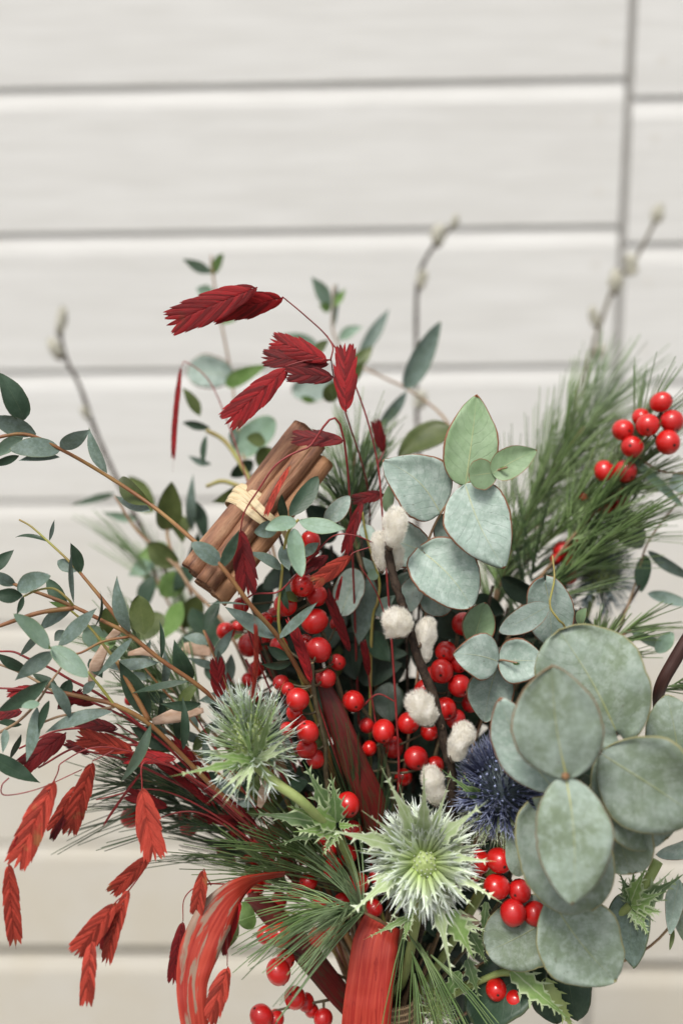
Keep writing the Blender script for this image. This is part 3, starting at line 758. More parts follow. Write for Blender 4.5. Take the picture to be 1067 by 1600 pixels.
def holly_head(parent, b, axis, R, H, nsp, sl, smat, core, floret, swid=0.00055, low=(0.0, None), barbs=True, tipfree=0.0, up=0.55, prong=True):
    a = axis.normalized(); x = a.orthogonal().normalized(); y = a.cross(x)
    mb = MB(); nu, nv = 24, 16; vs_, fs = [], []
    def sur(q, ph):
        r = R * math.sin(math.acos(max(-1, min(1, 1.9 * q - 0.9)))) if q < 0.999 else 0.0
        d = x * math.cos(ph) + y * math.sin(ph); return b + a * (H * q) + d * r, d
    for i in range(nv + 1):
        for k in range(nu): vs_.append(sur(i / nv, 2 * math.pi * k / nu)[0])
    for i in range(nv):
        for k in range(nu): fs.append((i * nu + k, i * nu + (k + 1) % nu, (i + 1) * nu + (k + 1) % nu, (i + 1) * nu + k))
    mb.add(vs_, fs)
    hd = mb.build('flower_head', MT[core], parent, b)
    # florets in spirals: tiny five-point cups
    mb = MB(); nf = 170
    for i in range(nf):
        q = 0.12 + 0.87 * (i + 0.5) / nf; ph = i * 2.39996
        p, d = sur(q, ph); nrm = (d * math.sin(math.acos(max(-1, min(1, 1.9 * q - 0.9)))) + a * (1.9 * q - 0.9)).normalized()
        e = nrm.orthogonal().normalized(); f = nrm.cross(e); r = R * 0.06
        top = p + nrm * R * 0.12
        vs_ = [p, top + nrm * r * 0.2]; 
        for k in range(10):
            rr = r * (1.15 if k % 2 == 0 else 0.5); vs_.append(top + e * math.cos(k * math.pi / 5) * rr + f * math.sin(k * math.pi / 5) * rr + nrm * (r * 0.5 if k % 2 == 0 else 0))
        fs = []
        for k in range(10): fs += [(0, 2 + (k + 1) % 10, 2 + k), (1, 2 + k, 2 + (k + 1) % 10)]
        mb.add(vs_, fs, None, random.random())
    mb.build('florets', MT[floret], parent, b, True, 'stuff')
    mb = MB(); mb2 = MB()
    for i in range(nsp):
        q = (i + 0.5) / nsp; q = q * (1 - tipfree); ph = i * 2.39996 + rnd(-.15, .15)
        p, d = sur(q, ph); el = (1.9 * q - 0.9)
        dr = (d * math.sqrt(max(0, 1 - el * el)) + a * (el * 0.9 + up * (0.4 + q * 0.6)) + Vector((rnd(-1, 1), rnd(-1, 1), rnd(-1, 1))) * 0.13).normalized()
        lo = q < low[0]
        tgt = mb2 if lo else mb
        l = sl * rnd(0.75, 1.15) * (1.0 - 0.35 * q)
        e = dr.cross(a); e = e.normalized() if e.length > 1e-3 else x
        nr = e.cross(dr)
        if lo: dr = (dr - a * 0.35).normalized()
        va = random.random(); wv = swid * rnd(0.8, 1.25)
        q3 = [p - e * wv, p + nr * wv * 0.6, p + e * wv]; m1 = p + dr * l * 0.5 + a * l * 0.03
        q4 = [m1 - e * wv * 0.9, m1 + nr * wv * 0.5, m1 + e * wv * 0.9]; tp = p + dr * l + a * l * 0.10
        tgt.add(q3 + q4 + [tp], [(0, 1, 4, 3), (1, 2, 5, 4), (3, 4, 6), (4, 5, 6), (2, 0, 3, 5), (5, 3, 6)], [(0, 0)] * 3 + [(.5, 0)] * 3 + [(1, 0)], va)
        if prong:
            for sg in (-1, 1):
                s0 = p + dr * l * rnd(0.42, 0.6); s1 = s0 + dr * l * 0.09; st = s0 + dr * l * rnd(0.22, 0.34) + e * sg * l * rnd(0.10, 0.2)
                tgt.add([s0 + nr * wv * .2, s1, st], [(0, 1, 2)], [(.55, 0), (.6, 0), (1, 0)], va)
    if mb.v: mb.build('spines', MT[smat], parent, b, False, 'stuff')
    if mb2.v: mb2.build('lower_spines', MT[low[1]], parent, b, False, 'stuff')
    return hd

def strip(name, parent, path, widths, mat, nrm=None, thick=0.0005, org=None, sub=8, twist=None, curlw=0.0, nw=6):
    """a flat band through 3-D points; nrm: list of facing vectors or None (faces the lens side)."""
    pts = catmull(path, sub); n = len(pts); vs_, uv, fs = [], [], []
    acc = 0
    for i, p in enumerate(pts):
        f = i / (n - 1) * (len(widths) - 1); k = min(int(f), len(widths) - 2); w_ = widths[k] * (1 - (f - k)) + widths[k + 1] * (f - k)
        t = (pts[min(i + 1, n - 1)] - pts[max(i - 1, 0)]).normalized()
        v = (CAM - p).normalized() if nrm is None else nrm
        nn = (v - t * v.dot(t)).normalized(); s = t.cross(nn)
        if twist:
            f2 = i / (n - 1) * (len(twist) - 1); k2 = min(int(f2), len(twist) - 2); g_ = twist[k2] * (1 - (f2 - k2)) + twist[k2 + 1] * (f2 - k2)
            s, nn = s * math.cos(g_) + nn * math.sin(g_), nn * math.cos(g_) - s * math.sin(g_)
        if i: acc += (p - pts[i - 1]).length
        for k in range(nw + 1):
            q = -1 + 2 * k / nw
            vs_.append(p + s * (w_ * 0.5 * q) - nn * (curlw * w_ * q * q) + nn * 0.03 * w_ * noise.noise(Vector((q * 1.5, i * 0.25, len(pts))))); uv.append((acc * 30, 0.5 + 0.5 * q))
    for i in range(n - 1):
        for k in range(nw):
            j = i * (nw + 1) + k; fs.append((j, j + 1, j + nw + 2, j + nw + 1))
    o = obj(name, vs_, fs, MT[mat], parent, org if org is not None else path[-1], uv)
    md = o.modifiers.new('thickness', 'SOLIDIFY'); md.thickness = thick; md.offset = 0
    return o

# ------------------------------------------------------------------ what carries the bouquet
def build_wrap():
    # burlap wrapped round the tied stems, a rounded shoulder at the top, standing on a bench below the picture
    top = P(590, 1530, 39.5); axis_xy = P(612, 1640, 39.6)
    zb = 0.515; zt = P(590, 1535, 39.5).z
    o = thing('burlap_wrap', 'coarse brown burlap wrapped round the stems behind the hanging red ribbon', 'burlap', Vector((axis_xy.x, axis_xy.y, zb)))
    mb = MB(); prof = [(0.0, 0.018), (0.10, 0.021), (0.35, 0.022), (0.6, 0.020), (0.8, 0.0175), (0.92, 0.0145), (1.0, 0.0105)]
    nu = 40; vs_, uv, fs = [], [], []; nv = 30
    def rad(q):
        for i in range(len(prof) - 1):
            if prof[i][0] <= q <= prof[i + 1][0]:
                f = (q - prof[i][0]) / (prof[i + 1][0] - prof[i][0]); return prof[i][1] * (1 - f) + prof[i + 1][1] * f
        return prof[-1][1]
    for i in range(nv + 1):
        q = i / nv
        for k in range(nu):
            ph = 2 * math.pi * k / nu; r = rad(q) * (1 + 0.07 * noise.noise(Vector((math.cos(ph) * 2, math.sin(ph) * 2, q * 4))))
            vs_.append(Vector((axis_xy.x + math.cos(ph) * r, axis_xy.y + math.sin(ph) * r, zb + (zt - zb) * q))); uv.append((k / nu * 0.8, q * 0.9))
    for i in range(nv):
        for k in range(nu): fs.append((i * nu + k, i * nu + (k + 1) % nu, (i + 1) * nu + (k + 1) % nu, (i + 1) * nu + k))
    fs.append(tuple(range(nu - 1, -1, -1)))
    mb.add(vs_, fs, uv); mb.build('burlap_cloth', MT['burlap'], o, Vector((axis_xy.x, axis_xy.y, zb)))
    mb = MB()                                       # jute cord round it
    for j in range(3):
        z = zb + (zt - zb) * (0.5 + 0.03 * j)
        tube(mb, [Vector((axis_xy.x + math.cos(g) * 0.0232, axis_xy.y + math.sin(g) * 0.0232, z)) for g in [i * math.pi / 12 for i in range(25)]], 0.0012, 0.0012, 6)
    mb.build('cord', MT['raffia'], o, Vector((axis_xy.x, axis_xy.y, zb)))
    b = thing('bench', 'painted wooden bench just below the picture carrying the bouquet', 'bench', Vector((0.02, 0.34, 0)))
    def bx(name, x0, x1, y0, y1, z0, z1):
        m_ = MB(); v = [Vector(p) for p in ((x0, y0, z0), (x1, y0, z0), (x1, y1, z0), (x0, y1, z0), (x0, y0, z1), (x1, y0, z1), (x1, y1, z1), (x0, y1, z1))]
        m_.add(v, [(0, 3, 2, 1), (4, 5, 6, 7), (0, 1, 5, 4), (1, 2, 6, 5), (2, 3, 7, 6), (3, 0, 4, 7)])
        q = m_.build(name, MT['bench'], b, Vector(((x0 + x1) / 2, (y0 + y1) / 2, z0)), False)
        md = q.modifiers.new('edge', 'BEVEL'); md.width = 0.003; md.segments = 2
    bx('seat_plank', -0.35, 0.39, 0.215, 0.335, 0.485, 0.514); bx('seat_plank', -0.35, 0.39, 0.340, 0.46, 0.485, 0.514)
    for x in (-0.31, 0.31):
        for y in (0.235, 0.40): bx('leg', x, x + 0.04, y, y + 0.04, 0.0, 0.4845)
build_wrap()

# ------------------------------------------------------------------ cinnamon bundle
def cinnamon():
    c = P(392, 793, 38.2)
    o = thing('cinnamon_bundle', 'bundle of rolled brown cinnamon sticks tied with pale raffia', 'cinnamon', c)
    sticks = [((474, 668), (300, 893), 19.0, 38.0, 0.0, 0.35), ((493, 692), (321, 914), 18, 37.6, 0.1, 2.2), ((508, 720), (341, 936), 16.0, 37.8, 0.9, 3.6),
              ((484, 690), (318, 918), 16.0, 39.2, 0.3, 1.2), ((462, 690), (306, 900), 14.0, 39.3, 0.1, 4.4)]
    for (a, b_, r, d, tint, rot) in sticks:
        p0, p1 = P(a[0], a[1], d + 1.3), P(b_[0], b_[1], d - 0.9); ax = (p1 - p0); L = ax.length; ax.normalize()
        x = ax.orthogonal().normalized(); y = ax.cross(x); R = M(r, d)
        prof = []                                  # a quill: the bark sheet rolled in from both edges
        outer = []
        nA = 46
        for i in range(nA + 1):
            q = -1 + 2 * i / nA
            tt = abs(q) * 2.0 * math.pi * 0.98
            rr = R * (1 - 0.52 * max(0, abs(q) - 0.42) / 0.58)
            sg = 1 if q >= 0 else -1
            if abs(q) < 0.42: ang = q / 0.42 * math.pi * 0.86; px_, py_ = math.cos(ang) * R, math.sin(ang) * R
            else:
                k = (abs(q) - 0.42) / 0.58; ang = math.pi * 0.86 + k * math.pi * 1.35
                rad_ = R * (0.50 - 0.24 * k); cx, cy = math.cos(math.pi * 0.86) * R * 0.5, math.sin(math.pi * 0.86) * R * 0.5
                px_, py_ = cx + math.cos(ang) * rad_, cy + math.sin(ang) * rad_; py_ *= sg
            outer.append((px_, py_))
        th = R * 0.09; inner = []
        for i in range(nA + 1):
            a0 = outer[max(0, i - 1)]; a1 = outer[min(nA, i + 1)]; tx, ty = a1[0] - a0[0], a1[1] - a0[1]; l_ = math.hypot(tx, ty) + 1e-9
            inner.append((outer[i][0] - ty / l_ * th, outer[i][1] + tx / l_ * th))
        loop = outer + inner[::-1]; n = len(loop); nr = 26; vs_, uv, fs = [], [], []
        for i in range(nr + 1):
            q = i / nr; cc = p0 + ax * (L * q) + x * (R * 0.14 * noise.noise(Vector((q * 2.4, rot, 0)))) + y * (R * 0.14 * noise.noise(Vector((q * 2.4, 9, rot))))
            for k, (u, v) in enumerate(loop):
                g = rot + 0.12 * math.sin(q * 3); f = 1 + 0.035 * noise.noise(Vector((q * 22, k * 0.35, rot)))
                e = 0
                if i in (0, nr): e = R * 0.16 * noise.noise(Vector((k * 0.3, rot, i)))
                vs_.append(cc + (x * (u * math.cos(g) - v * math.sin(g)) + y * (u * math.sin(g) + v * math.cos(g))) * f + ax * e); uv.append((q * 1.0, k / n))
        for i in range(nr):
            for k in range(n): fs.append((i * n + k, i * n + (k + 1) % n, (i + 1) * n + (k + 1) % n, (i + 1) * n + k))
        for e in (0, nr):
            for k in range(nA): fs.append((e * n + k, e * n + k + 1, e * n + n - 2 - k, e * n + n - 1 - k))
        obj('cinnamon_stick', vs_, fs, MT['bark'], o, (p0 + p1) * 0.5, uv, True, [tint] * len(vs_))
    ax = (P(300, 893, 37.1) - P(474, 668, 39.3)).normalized(); cc = P(397, 796, 38.5)
    v = (CAM - cc).normalized(); nn = (v - ax * v.dot(ax)).normalized(); ss = ax.cross(nn)
    A, B = M(41, 38.4), M(33, 38.4)
    for j, (off, tl, wd) in enumerate(((-10, 0.0, 18), (9, 0.03, 18), (0, 0.16, 15), (2, -0.2, 12))):
        path = []
        for i in range(25):
            g = 2 * math.pi * i / 24; f = 1 + 0.02 * j
            path.append(cc + ss * (math.cos(g) * A * f) + nn * (math.sin(g) * B * f) + ax * (M(off, 38.4) + tl * math.cos(g) * A))
        mb = MB(); n = len(path); vs_, uv, fs = [], [], []
        for i, p in enumerate(path):
            g = 2 * math.pi * i / 24; out = (ss * math.cos(g) * B + nn * math.sin(g) * A).normalized(); h = M(wd, 38.4) * 0.5
            for q in (-1, -0.5, 0, 0.5, 1): vs_.append(p + ax * (h * q) + out * (0.0003 * (1 - q * q) + 0.0002 * noise.noise(Vector((q * 3, i * 0.7, j))))); uv.append((i * 0.12, 0.5 + q * 0.5))
        for i in range(n - 1):
            for k in range(4): fs.append((i * 5 + k, i * 5 + k + 1, i * 5 + k + 6, i * 5 + k + 5))
        q = obj('raffia_tie', vs_, fs, MT['raffia'], o, cc, uv); md = q.modifiers.new('thickness', 'SOLIDIFY'); md.thickness = 0.0003; md.offset = 1
    strip('raffia_end', o, [P(395, 782, 36.9), P(412, 800, 36.6), P(438, 822, 36.8), P(452, 850, 37.4)], [M(13, 37), M(12, 37), M(9, 37), M(7, 37)], 'raffia', None, 0.0003)
    strip('raffia_end', o, [P(372, 786, 37.0), P(398, 806, 36.7), P(428, 830, 36.9)], [M(11, 37), M(12, 37), M(7, 37)], 'raffia', None, 0.0003)
cinnamon()

# ------------------------------------------------------------------ round-leaved eucalyptus
D_ = dict
sprig('eucalyptus_sprig', 'pale blue green eucalyptus sprig with broad pointed leaves behind the topmost catkin', 'eucalyptus sprig',
  [[(792, 730, 35.6), (769, 738, 36.2), (727, 758, 36.9), (688, 803, 37.5), (664, 862, 37.9), (662, 910, 38.4), (665, 960, 39.2)]],
  [(726, 760, 744, 617, 86, D_(k='gg', s='ovate', t=37.4, r=0.1, c=0.05)), (727, 757, 788, 888, 104, D_(s='ovate', b=36.7, t=36.2, r=-0.1, c=0.06, u=0.12, side=0.05)),
   (687, 801, 598, 719, 98, D_(s='ovate', t=37.4, r=0.15, c=0.06, side=0.10)), (688, 806, 752, 872, 70, D_(s='ovate', t=38.3, b=37.9, r=0.2)),
   (665, 866, 737, 950, 104, D_(s='heart', b=37.4, t=36.9, r=-0.15, c=0.05, side=-0.05)), (661, 861, 606, 838, 72, D_(s='round', b=38.1, t=38.4)),
   (656, 900, 640, 957, 40, D_(s='oval', b=38.7, t=38.5)), (682, 918, 690, 963, 54, D_(s='round', b=38.6, t=38.4)),
   (768, 739, 732, 744, 50, D_(k='gg', s='round', b=36.1, t=36.0, r=0.1)), (769, 740, 839, 703, 50, D_(k='gg', s='ovate', b=36.0, t=35.6, r=-0.1, u=0.3)),
   (603, 800, 609, 757, 18, D_(s='oval', b=38.2, t=38.2, r=0.2, k='gg')), (793, 731, 779, 734, 6, D_(k='yg', b=35.6))],
  'stem_tan', 2.6, 1.6, 'round leaved eucalyptus sprigs', shape='ovate', defk='gl')
sprig('eucalyptus_sprig', 'small pale eucalyptus sprig with a paired leaf cross above the blue thistle', 'eucalyptus sprig',
  [[(808, 1036, 35.8), (778, 1033, 36.4), (770, 1060, 37.2), (755, 1120, 38.4), (735, 1180, 39.4)]],
  [(778, 1034, 708, 1022, 72, D_(s='ovate', b=36.3, t=36.3, r=0.0, u=0.1, side=0.06)), (778, 1033, 855, 1034, 70, D_(s='ovate', b=36.4, t=36.0, r=0.1)),
   (776, 1044, 757, 1130, 72, D_(s='ovate', b=36.9, t=37.2, r=-0.1)), (738, 1010, 758, 942, 54, D_(s='oval', b=38.0, t=38.2, k='gg', r=0.3)), (800, 1036, 812, 1037, 5, D_(k='yg'))],
  'stem_tan', 2.4, 1.4, 'round leaved eucalyptus sprigs', shape='ovate', defk='gl')
sprig('eucalyptus_sprig', 'eucalyptus sprig with two silvery leaves on a thin bending yellow stem before the pine', 'eucalyptus sprig',
  [[(863, 868, 36.9), (866, 905, 36.6), (859, 945, 36.4), (872, 968, 36.3), (884, 985, 36.6), (900, 1060, 37.6), (880, 1180, 38.8)]],
  [(858, 946, 779, 988, 42, D_(s='oval', b=36.2, t=35.9, r=-0.3, k='gl')), (852, 911, 861, 1008, 74, D_(s='round', b=36.9, t=37.2, r=0.1, k='gl')),
   (906, 978, 916, 950, 20, D_(s='oval', b=37.0, k='gg'))],
  'stem_yel', 2.4, 1.4, 'round leaved eucalyptus sprigs', shape='oval', defk='gl')
sprig('eucalyptus_sprig', 'large grey green eucalyptus sprig with big oval leaves nearest the lens', 'eucalyptus sprig',
  [[(884, 1215, 32.4), (900, 1235, 33.4), (915, 1280, 34.6), (900, 1360, 35.8), (850, 1460, 37.2)],
   [(964, 1140, 34.4), (950, 1190, 34.8), (925, 1280, 35.0), (905, 1340, 35.6)]],
  [(962, 1142, 872, 984, 168, D_(s='round', b=34.2, t=34.5, r=0.05, c=0.05, u=0.05)), (886, 1218, 862, 1040, 141, D_(k='gr', s='oval', b=32.3, t=32.1, r=0.05, c=0.04, u=0.08)),
   (884, 1213, 894, 1412, 116, D_(k='gr', s='oval', b=32.4, t=32.0, r=-0.05, c=0.06)), (868, 1236, 780, 1092, 90, D_(k='gl', s='oval', b=33.5, t=33.4, r=-0.2, side=-0.06)),
   (940, 1178, 1092, 1278, 150, D_(s='oval', b=33.6, t=33.0, r=0.15, c=0.08)), (950, 1195, 1040, 1310, 140, D_(s='round', b=34.2, t=34.4, r=-0.25)),
   (950, 1225, 988, 1366, 106, D_(s='round', b=34.9, t=34.6, r=0.1)), (1062, 1205, 1042, 1086, 92, D_(s='oval', b=35.0, t=35.4, r=0.2)),
   (838, 1268, 925, 1424, 138, D_(s='round', b=34.0, t=33.7, r=0.0, c=0.05)), (858, 1400, 962, 1532, 132, D_(s='oval', b=35.0, t=34.8, r=0.1)),
   (868, 1430, 760, 1488, 104, D_(s='round', b=36.0, t=36.2, r=0.0)), (812, 1370, 796, 1300, 34, D_(s='oval', b=36.2, t=36.2)),
   (985, 1395, 990, 1514, 66, D_(k='pv', s='ovate', b=36.6, t=36.3, r=0.3)), (884, 1490, 902, 1596, 70, D_(k='pd', s='oval', b=37.2, t=36.8, r=0.2)),
   (840, 1510, 735, 1595, 96, D_(k='pd', s='round', b=37.6, t=37.6)), (850, 1540, 870, 1600, 60, D_(k='pd', s='oval', b=37.5, t=37.5))],
  'stem_tan', 3.4, 2.6, 'round leaved eucalyptus sprigs', shape='round', defk='gb', node=(884, 1214, 32.2, 9))
sprig('eucalyptus_sprig', 'pale blue folded eucalyptus leaf above hanging leaves at the edge beside the spiny stalk', 'eucalyptus sprig',
  [[(1105, 1310, 36.5), (1090, 1350, 37), (1060, 1430, 38), (980, 1500, 39)]],
  [(1100, 1325, 1024, 1336, 36, D_(k='gl', s='oval', b=36.2, t=36.0, r=-0.7)), (1062, 1375, 1046, 1462, 34, D_(k='gl', s='sickle', b=37.0, r=0.6)), (1080, 1380, 1066, 1470, 44, D_(k='gb', s='ovate', b=37.3)), (1052, 1450, 1046, 1486, 7, D_(k='ol', b=37.4))],
  'stem_tan', 2.6, 1.6, 'round leaved eucalyptus sprigs', shape='oval', defk='gb')
sprig('eucalyptus_sprig', 'out of focus eucalyptus sprig on a grey twig below the berry spray beyond the pine', 'eucalyptus sprig',
  [[(1085, 745, 43), (1057, 786, 43), (1012, 848, 43.2), (995, 905, 43), (960, 1000, 42), (900, 1120, 41)], [(1080, 740, 42), (1030, 735, 42), (985, 705, 42.5)]],
  [(1010, 868, 1002, 926, 32, D_(k='pd', s='oval')), (1014, 862, 1082, 905, 24, D_(k='pv')), (1012, 928, 1080, 946, 24, D_(k='pv')), (1045, 760, 1085, 745, 34, D_(k='gl', s='oval')),
   (1002, 855, 962, 785, 52, D_(k='gb', s='oval', t=44)), (985, 716, 1068, 792, 15, D_(k='pl')), (1025, 1020, 1052, 988, 24, D_(k='pl', s='oval', b=41)), (985, 985, 1040, 1012, 16, D_(k='pl', b=41))],
  'stem_tan', 2.2, 1.4, 'round leaved eucalyptus sprigs', shape='oval', defk='pv')

# ------------------------------------------------------------------ narrow-leaved eucalyptus
sprig('eucalyptus_sprig', 'long arching eucalyptus sprig with red stem crossing the lower end of the cinnamon', 'eucalyptus sprig',
  [[(-30, 690, 36.4), (37, 678, 36.8), (97, 703, 37.2), (165, 742, 37.8), (240, 792, 37.6), (303, 845, 36.2), (345, 884, 35.6), (391, 945, 35.8), (433, 994, 36.6), (471, 1056, 37.8), (500, 1120, 38.8)]],
  [(38, 656, -2, 582, 42, D_(k='pd', s='ovate', t=36.4)), (56, 677, -24, 652, 36, D_(k='pv')), (93, 703, 14, 702, 38, D_(s='oval')), (92, 718, 28, 720, 18), (93, 700, 141, 671, 32, D_(r=0.4)),
   (168, 738, 139, 668, 25), (36, 682, -14, 716, 22, D_(k='pl')), (30, 712, -16, 728, 16, D_(k='pd')), (343, 881, 299, 848, 36, D_(s='oval', k='pv')), (345, 890, 374, 828, 22, D_(k='pd')), (236, 786, 188, 748, 34, D_(k='ol', t=40)), (232, 800, 180, 775, 24, D_(k='pv', t=40)),
   (428, 998, 352, 949, 34), (434, 1000, 497, 940, 20, D_(k='pv')), (392, 946, 317, 944, 8, D_(r=1.1)), (456, 1034, 407, 1038, 18, D_(k='pd')), (455, 1030, 418, 1010, 22, D_(k='pd'))],
  'stem_red', 4.6, 2.6, 'narrow leaved eucalyptus sprigs')
sprig('eucalyptus_sprig', 'upright eucalyptus tip with a whorl of leaves in front of the raffia tie', 'eucalyptus sprig',
  [[(466, 812, 36.3), (448, 838, 36.8), (440, 900, 37.2), (437, 985, 37.6), (470, 1060, 38.4)]],
  [(453, 806, 497, 744, 34, D_(k='pd', s='oval', b=36.6, t=37.4)), (463, 813, 414, 828, 26, D_(k='pl', s='oval', t=35.8)), (467, 814, 540, 827, 30, D_(k='pl', t=35.9)), (459, 826, 471, 902, 31, D_(k='pl', s='oval', b=36.0, t=35.4)),
   (436, 820, 397, 832, 32, D_(k='pv', s='oval', b=36.9)), (441, 892, 387, 862, 24, D_(k='pv')), (438, 852, 452, 892, 24, D_(k='pv')), (474, 868, 499, 848, 20), (443, 815, 440, 772, 22, D_(k='pd', b=37.4)), (446, 920, 452, 955, 18, D_(k='pd', r=0.8)),
   (441, 930, 466, 940, 16, D_(k='ol')), (470, 812, 484, 815, 6, D_(k='yg'))],
  'stem_yel', 3.2, 2.0, 'narrow leaved eucalyptus sprigs')
sprig('eucalyptus_sprig', 'pale eucalyptus sprig between the whorled tip and the topmost catkin', 'eucalyptus sprig',
  [[(566, 800, 39), (573, 840, 39.2), (592, 905, 39.5), (590, 940, 39.8), (580, 1000, 40.5)]],
  [(508, 816, 547, 774, 30, D_(k='gl', s='oval', b=38, t=37.8)), (586, 842, 566, 820, 24, D_(k='gl', s='oval')), (535, 955, 556, 888, 48, D_(k='gl', s='round', b=40, t=40)), (590, 905, 566, 870, 22, D_(k='pv')), (592, 895, 572, 903, 18, D_(k='pl')),
   (585, 960, 618, 930, 30, D_(k='pv')), (578, 900, 560, 1010, 44, D_(k='pv', b=40.6)), (575, 985, 610, 1035, 40, D_(k='pd', b=40.6)), (585, 875, 600, 830, 24, D_(k='pd'))],
  'stem_yel', 2.6, 1.8, 'narrow leaved eucalyptus sprigs')
sprig('eucalyptus_sprig', 'spreading eucalyptus sprig with brown stem whose side shoot climbs to a pale tip', 'eucalyptus sprig',
  [[(-25, 888, 36.6), (25, 914, 36.6), (70, 930, 36.6), (115, 948, 36.5), (160, 970, 36.6), (202, 992, 36.7), (251, 1031, 36.9), (324, 1083, 37.4), (400, 1160, 38.6)],
   ('stem_yel', (2.2, 1.5), [(30, 812, 37.2), (49, 823, 37.2), (76, 847, 37.1), (105, 874, 37.0), (126, 896, 37.0)]), [(126, 896, 37.0), (165, 943, 36.8), (202, 990, 36.7)],
   ('stem_yel', (2.2, 1.6), [(37, 932, 36.1), (60, 922, 36.1), (84, 920, 36.1), (104, 934, 36.2), (115, 947, 36.5)]), [(-10, 982, 36.4), (3, 977, 36.4), (60, 958, 36.4), (115, 950, 36.5)],
   ('stem_red', (2.4, 1.8), [(90, 1012, 35.8), (120, 1022, 36.0), (160, 1003, 36.4), (202, 995, 36.7)])],
  [(-14, 895, 22, 859, 24, D_(k='pd')), (76, 847, 24, 840, 11, D_(k='pd', r=0.9)), (77, 844, 85, 812, 10, D_(k='pv', r=0.7)), (126, 896, 110, 848, 22, D_(k='pd')), (120, 893, 90, 876, 22, D_(k='pv', s='oval')), (116, 942, 112, 858, 13, D_(r=0.8)),
   (27, 922, 79, 900, 34, D_(s='oval', b=36.2)), (106, 946, 72, 902, 28, D_(k='pd', b=37.0)), (35, 930, -14, 928, 28, D_(k='pd')), (37, 931, 26, 961, 12, D_(k='pd')), (24, 914, -16, 892, 22, D_(k='pv')),
   (111, 953, 61, 986, 24, D_(b=36.7)), (62, 985, 30, 1026, 16, D_(b=36.7)), (202, 988, 183, 900, 30, D_(b=36.5)), (146, 982, 156, 922, 8, D_(k='pd', r=0.9)), (112, 951, 76, 940, 9, D_(k='yg')),
   (77, 1014, 21, 959, 27, D_(k='pl', s='oval', b=35.7, t=35.3, r=0.3)), (91, 1010, 152, 950, 30, D_(k='pv', b=36.0, t=35.8)), (85, 1018, 23, 1064, 31, D_(k='pv', b=35.8, t=35.5)), (80, 1011, 138, 1059, 31, D_(k='pl', b=35.5, t=35.1, s='oval')), (79, 1012, 76, 1006, 5, D_(k='yg', b=35.4)),
   (206, 998, 151, 1057, 18, D_(b=36.3, r=0.4)), (248, 1036, 163, 1043, 25, D_(b=37.2)), (294, 1065, 205, 1084, 15, D_(k='pd', b=36.4, r=0.5)), (252, 1030, 249, 970, 11, D_(k='pd', r=0.6)), (286, 1172, 285, 1088, 17, D_(k='pd', b=36.6)),
   (100, 985, 85, 1002, 20, D_(k='pv', b=37)), (225, 992, 216, 930, 40, D_(k='ol', s='oval', b=39.5)), (180, 995, 165, 950, 32, D_(k='ol', s='oval', b=39)), (170, 1010, 130, 985, 44, D_(k='pl', s='round', b=39)), (172, 1015, 160, 985, 30, D_(k='yg', s='oval', b=38.6))],
  'stem_red', 4.2, 2.6, 'narrow leaved eucalyptus sprigs')
sprig('eucalyptus_sprig', 'drooping eucalyptus sprig with dark red stem running above the red dried grass', 'eucalyptus sprig',
  [[(95, 1082, 36.7), (140, 1092, 36.6), (182, 1103, 36.6), (236, 1134, 37.0), (304, 1201, 37.8), (400, 1300, 39)],
   ('stem_yel', (2.4, 1.8), [(106, 950, 37), (140, 980, 37), (165, 1012, 37), (182, 1032, 37)]), [(182, 1032, 37), (205, 1075, 37), (233, 1127, 37.0)], ('stem_yel', (2.6, 2), [(137, 1050, 36.2), (158, 1075, 36.4), (180, 1104, 36.6)]),
   ('stem_tan', (2.4, 1.8), [(60, 1132, 36.4), (100, 1118, 36.4), (179, 1105, 36.6)]), ('stem_tan', (2.4, 1.7), [(100, 1038, 35.9), (78, 1068, 35.8), (58, 1098, 35.9), (28, 1128, 36.1), (-10, 1150, 36.3)]), ('stem_tan', (2.2, 1.8), [(-10, 1035, 37), (40, 1055, 37), (90, 1085, 36.9)])],
  [(42, 1048, -6, 1020, 24, D_(k='pd', b=37)), (90, 1075, 50, 1052, 22, D_(k='pd', b=37)), (74, 1064, -6, 1112, 31, D_(k='pd', b=35.7)), (79, 1066, 111, 1126, 20, D_(b=35.6)), (62, 1099, 33, 1105, 16, D_(k='pl', s='oval', b=35.5)), (58, 1106, 41, 1192, 27, D_(b=35.5)),
   (77, 1095, 60, 1148, 17, D_(k='pd', b=35.8)), (175, 1112, 71, 1145, 29, D_(b=36.2)), (236, 1132, 187, 1224, 21, D_(k='pl', b=36.3)), (232, 1123, 186, 1034, 42, D_(k='pd', b=37.4)), (-24, 1176, 63, 1224, 32, D_(k='pd', b=35.9)), (8, 1138, 4, 1178, 14, D_(k='pv')), (33, 1148, 15, 1188, 13, D_(k='pd')),
   (300, 1062, 272, 1000, 36, D_(k='pd', b=39.5)), (314, 1100, 250, 1100, 20, D_(k='pd', b=38)), (264, 1172, 204, 1136, 34, D_(k='pd', b=38.5)), (36, 1134, -6, 1130, 16, D_(k='pd')), (110, 1062, 95, 1098, 24, D_(k='pd', b=36.9)), (150, 1065, 130, 1085, 18, D_(k='pv', b=37)), (140, 1030, 160, 1060, 26, D_(k='pd', b=38.2))],
  'stem_red', 4.6, 3.4, 'narrow leaved eucalyptus sprigs')
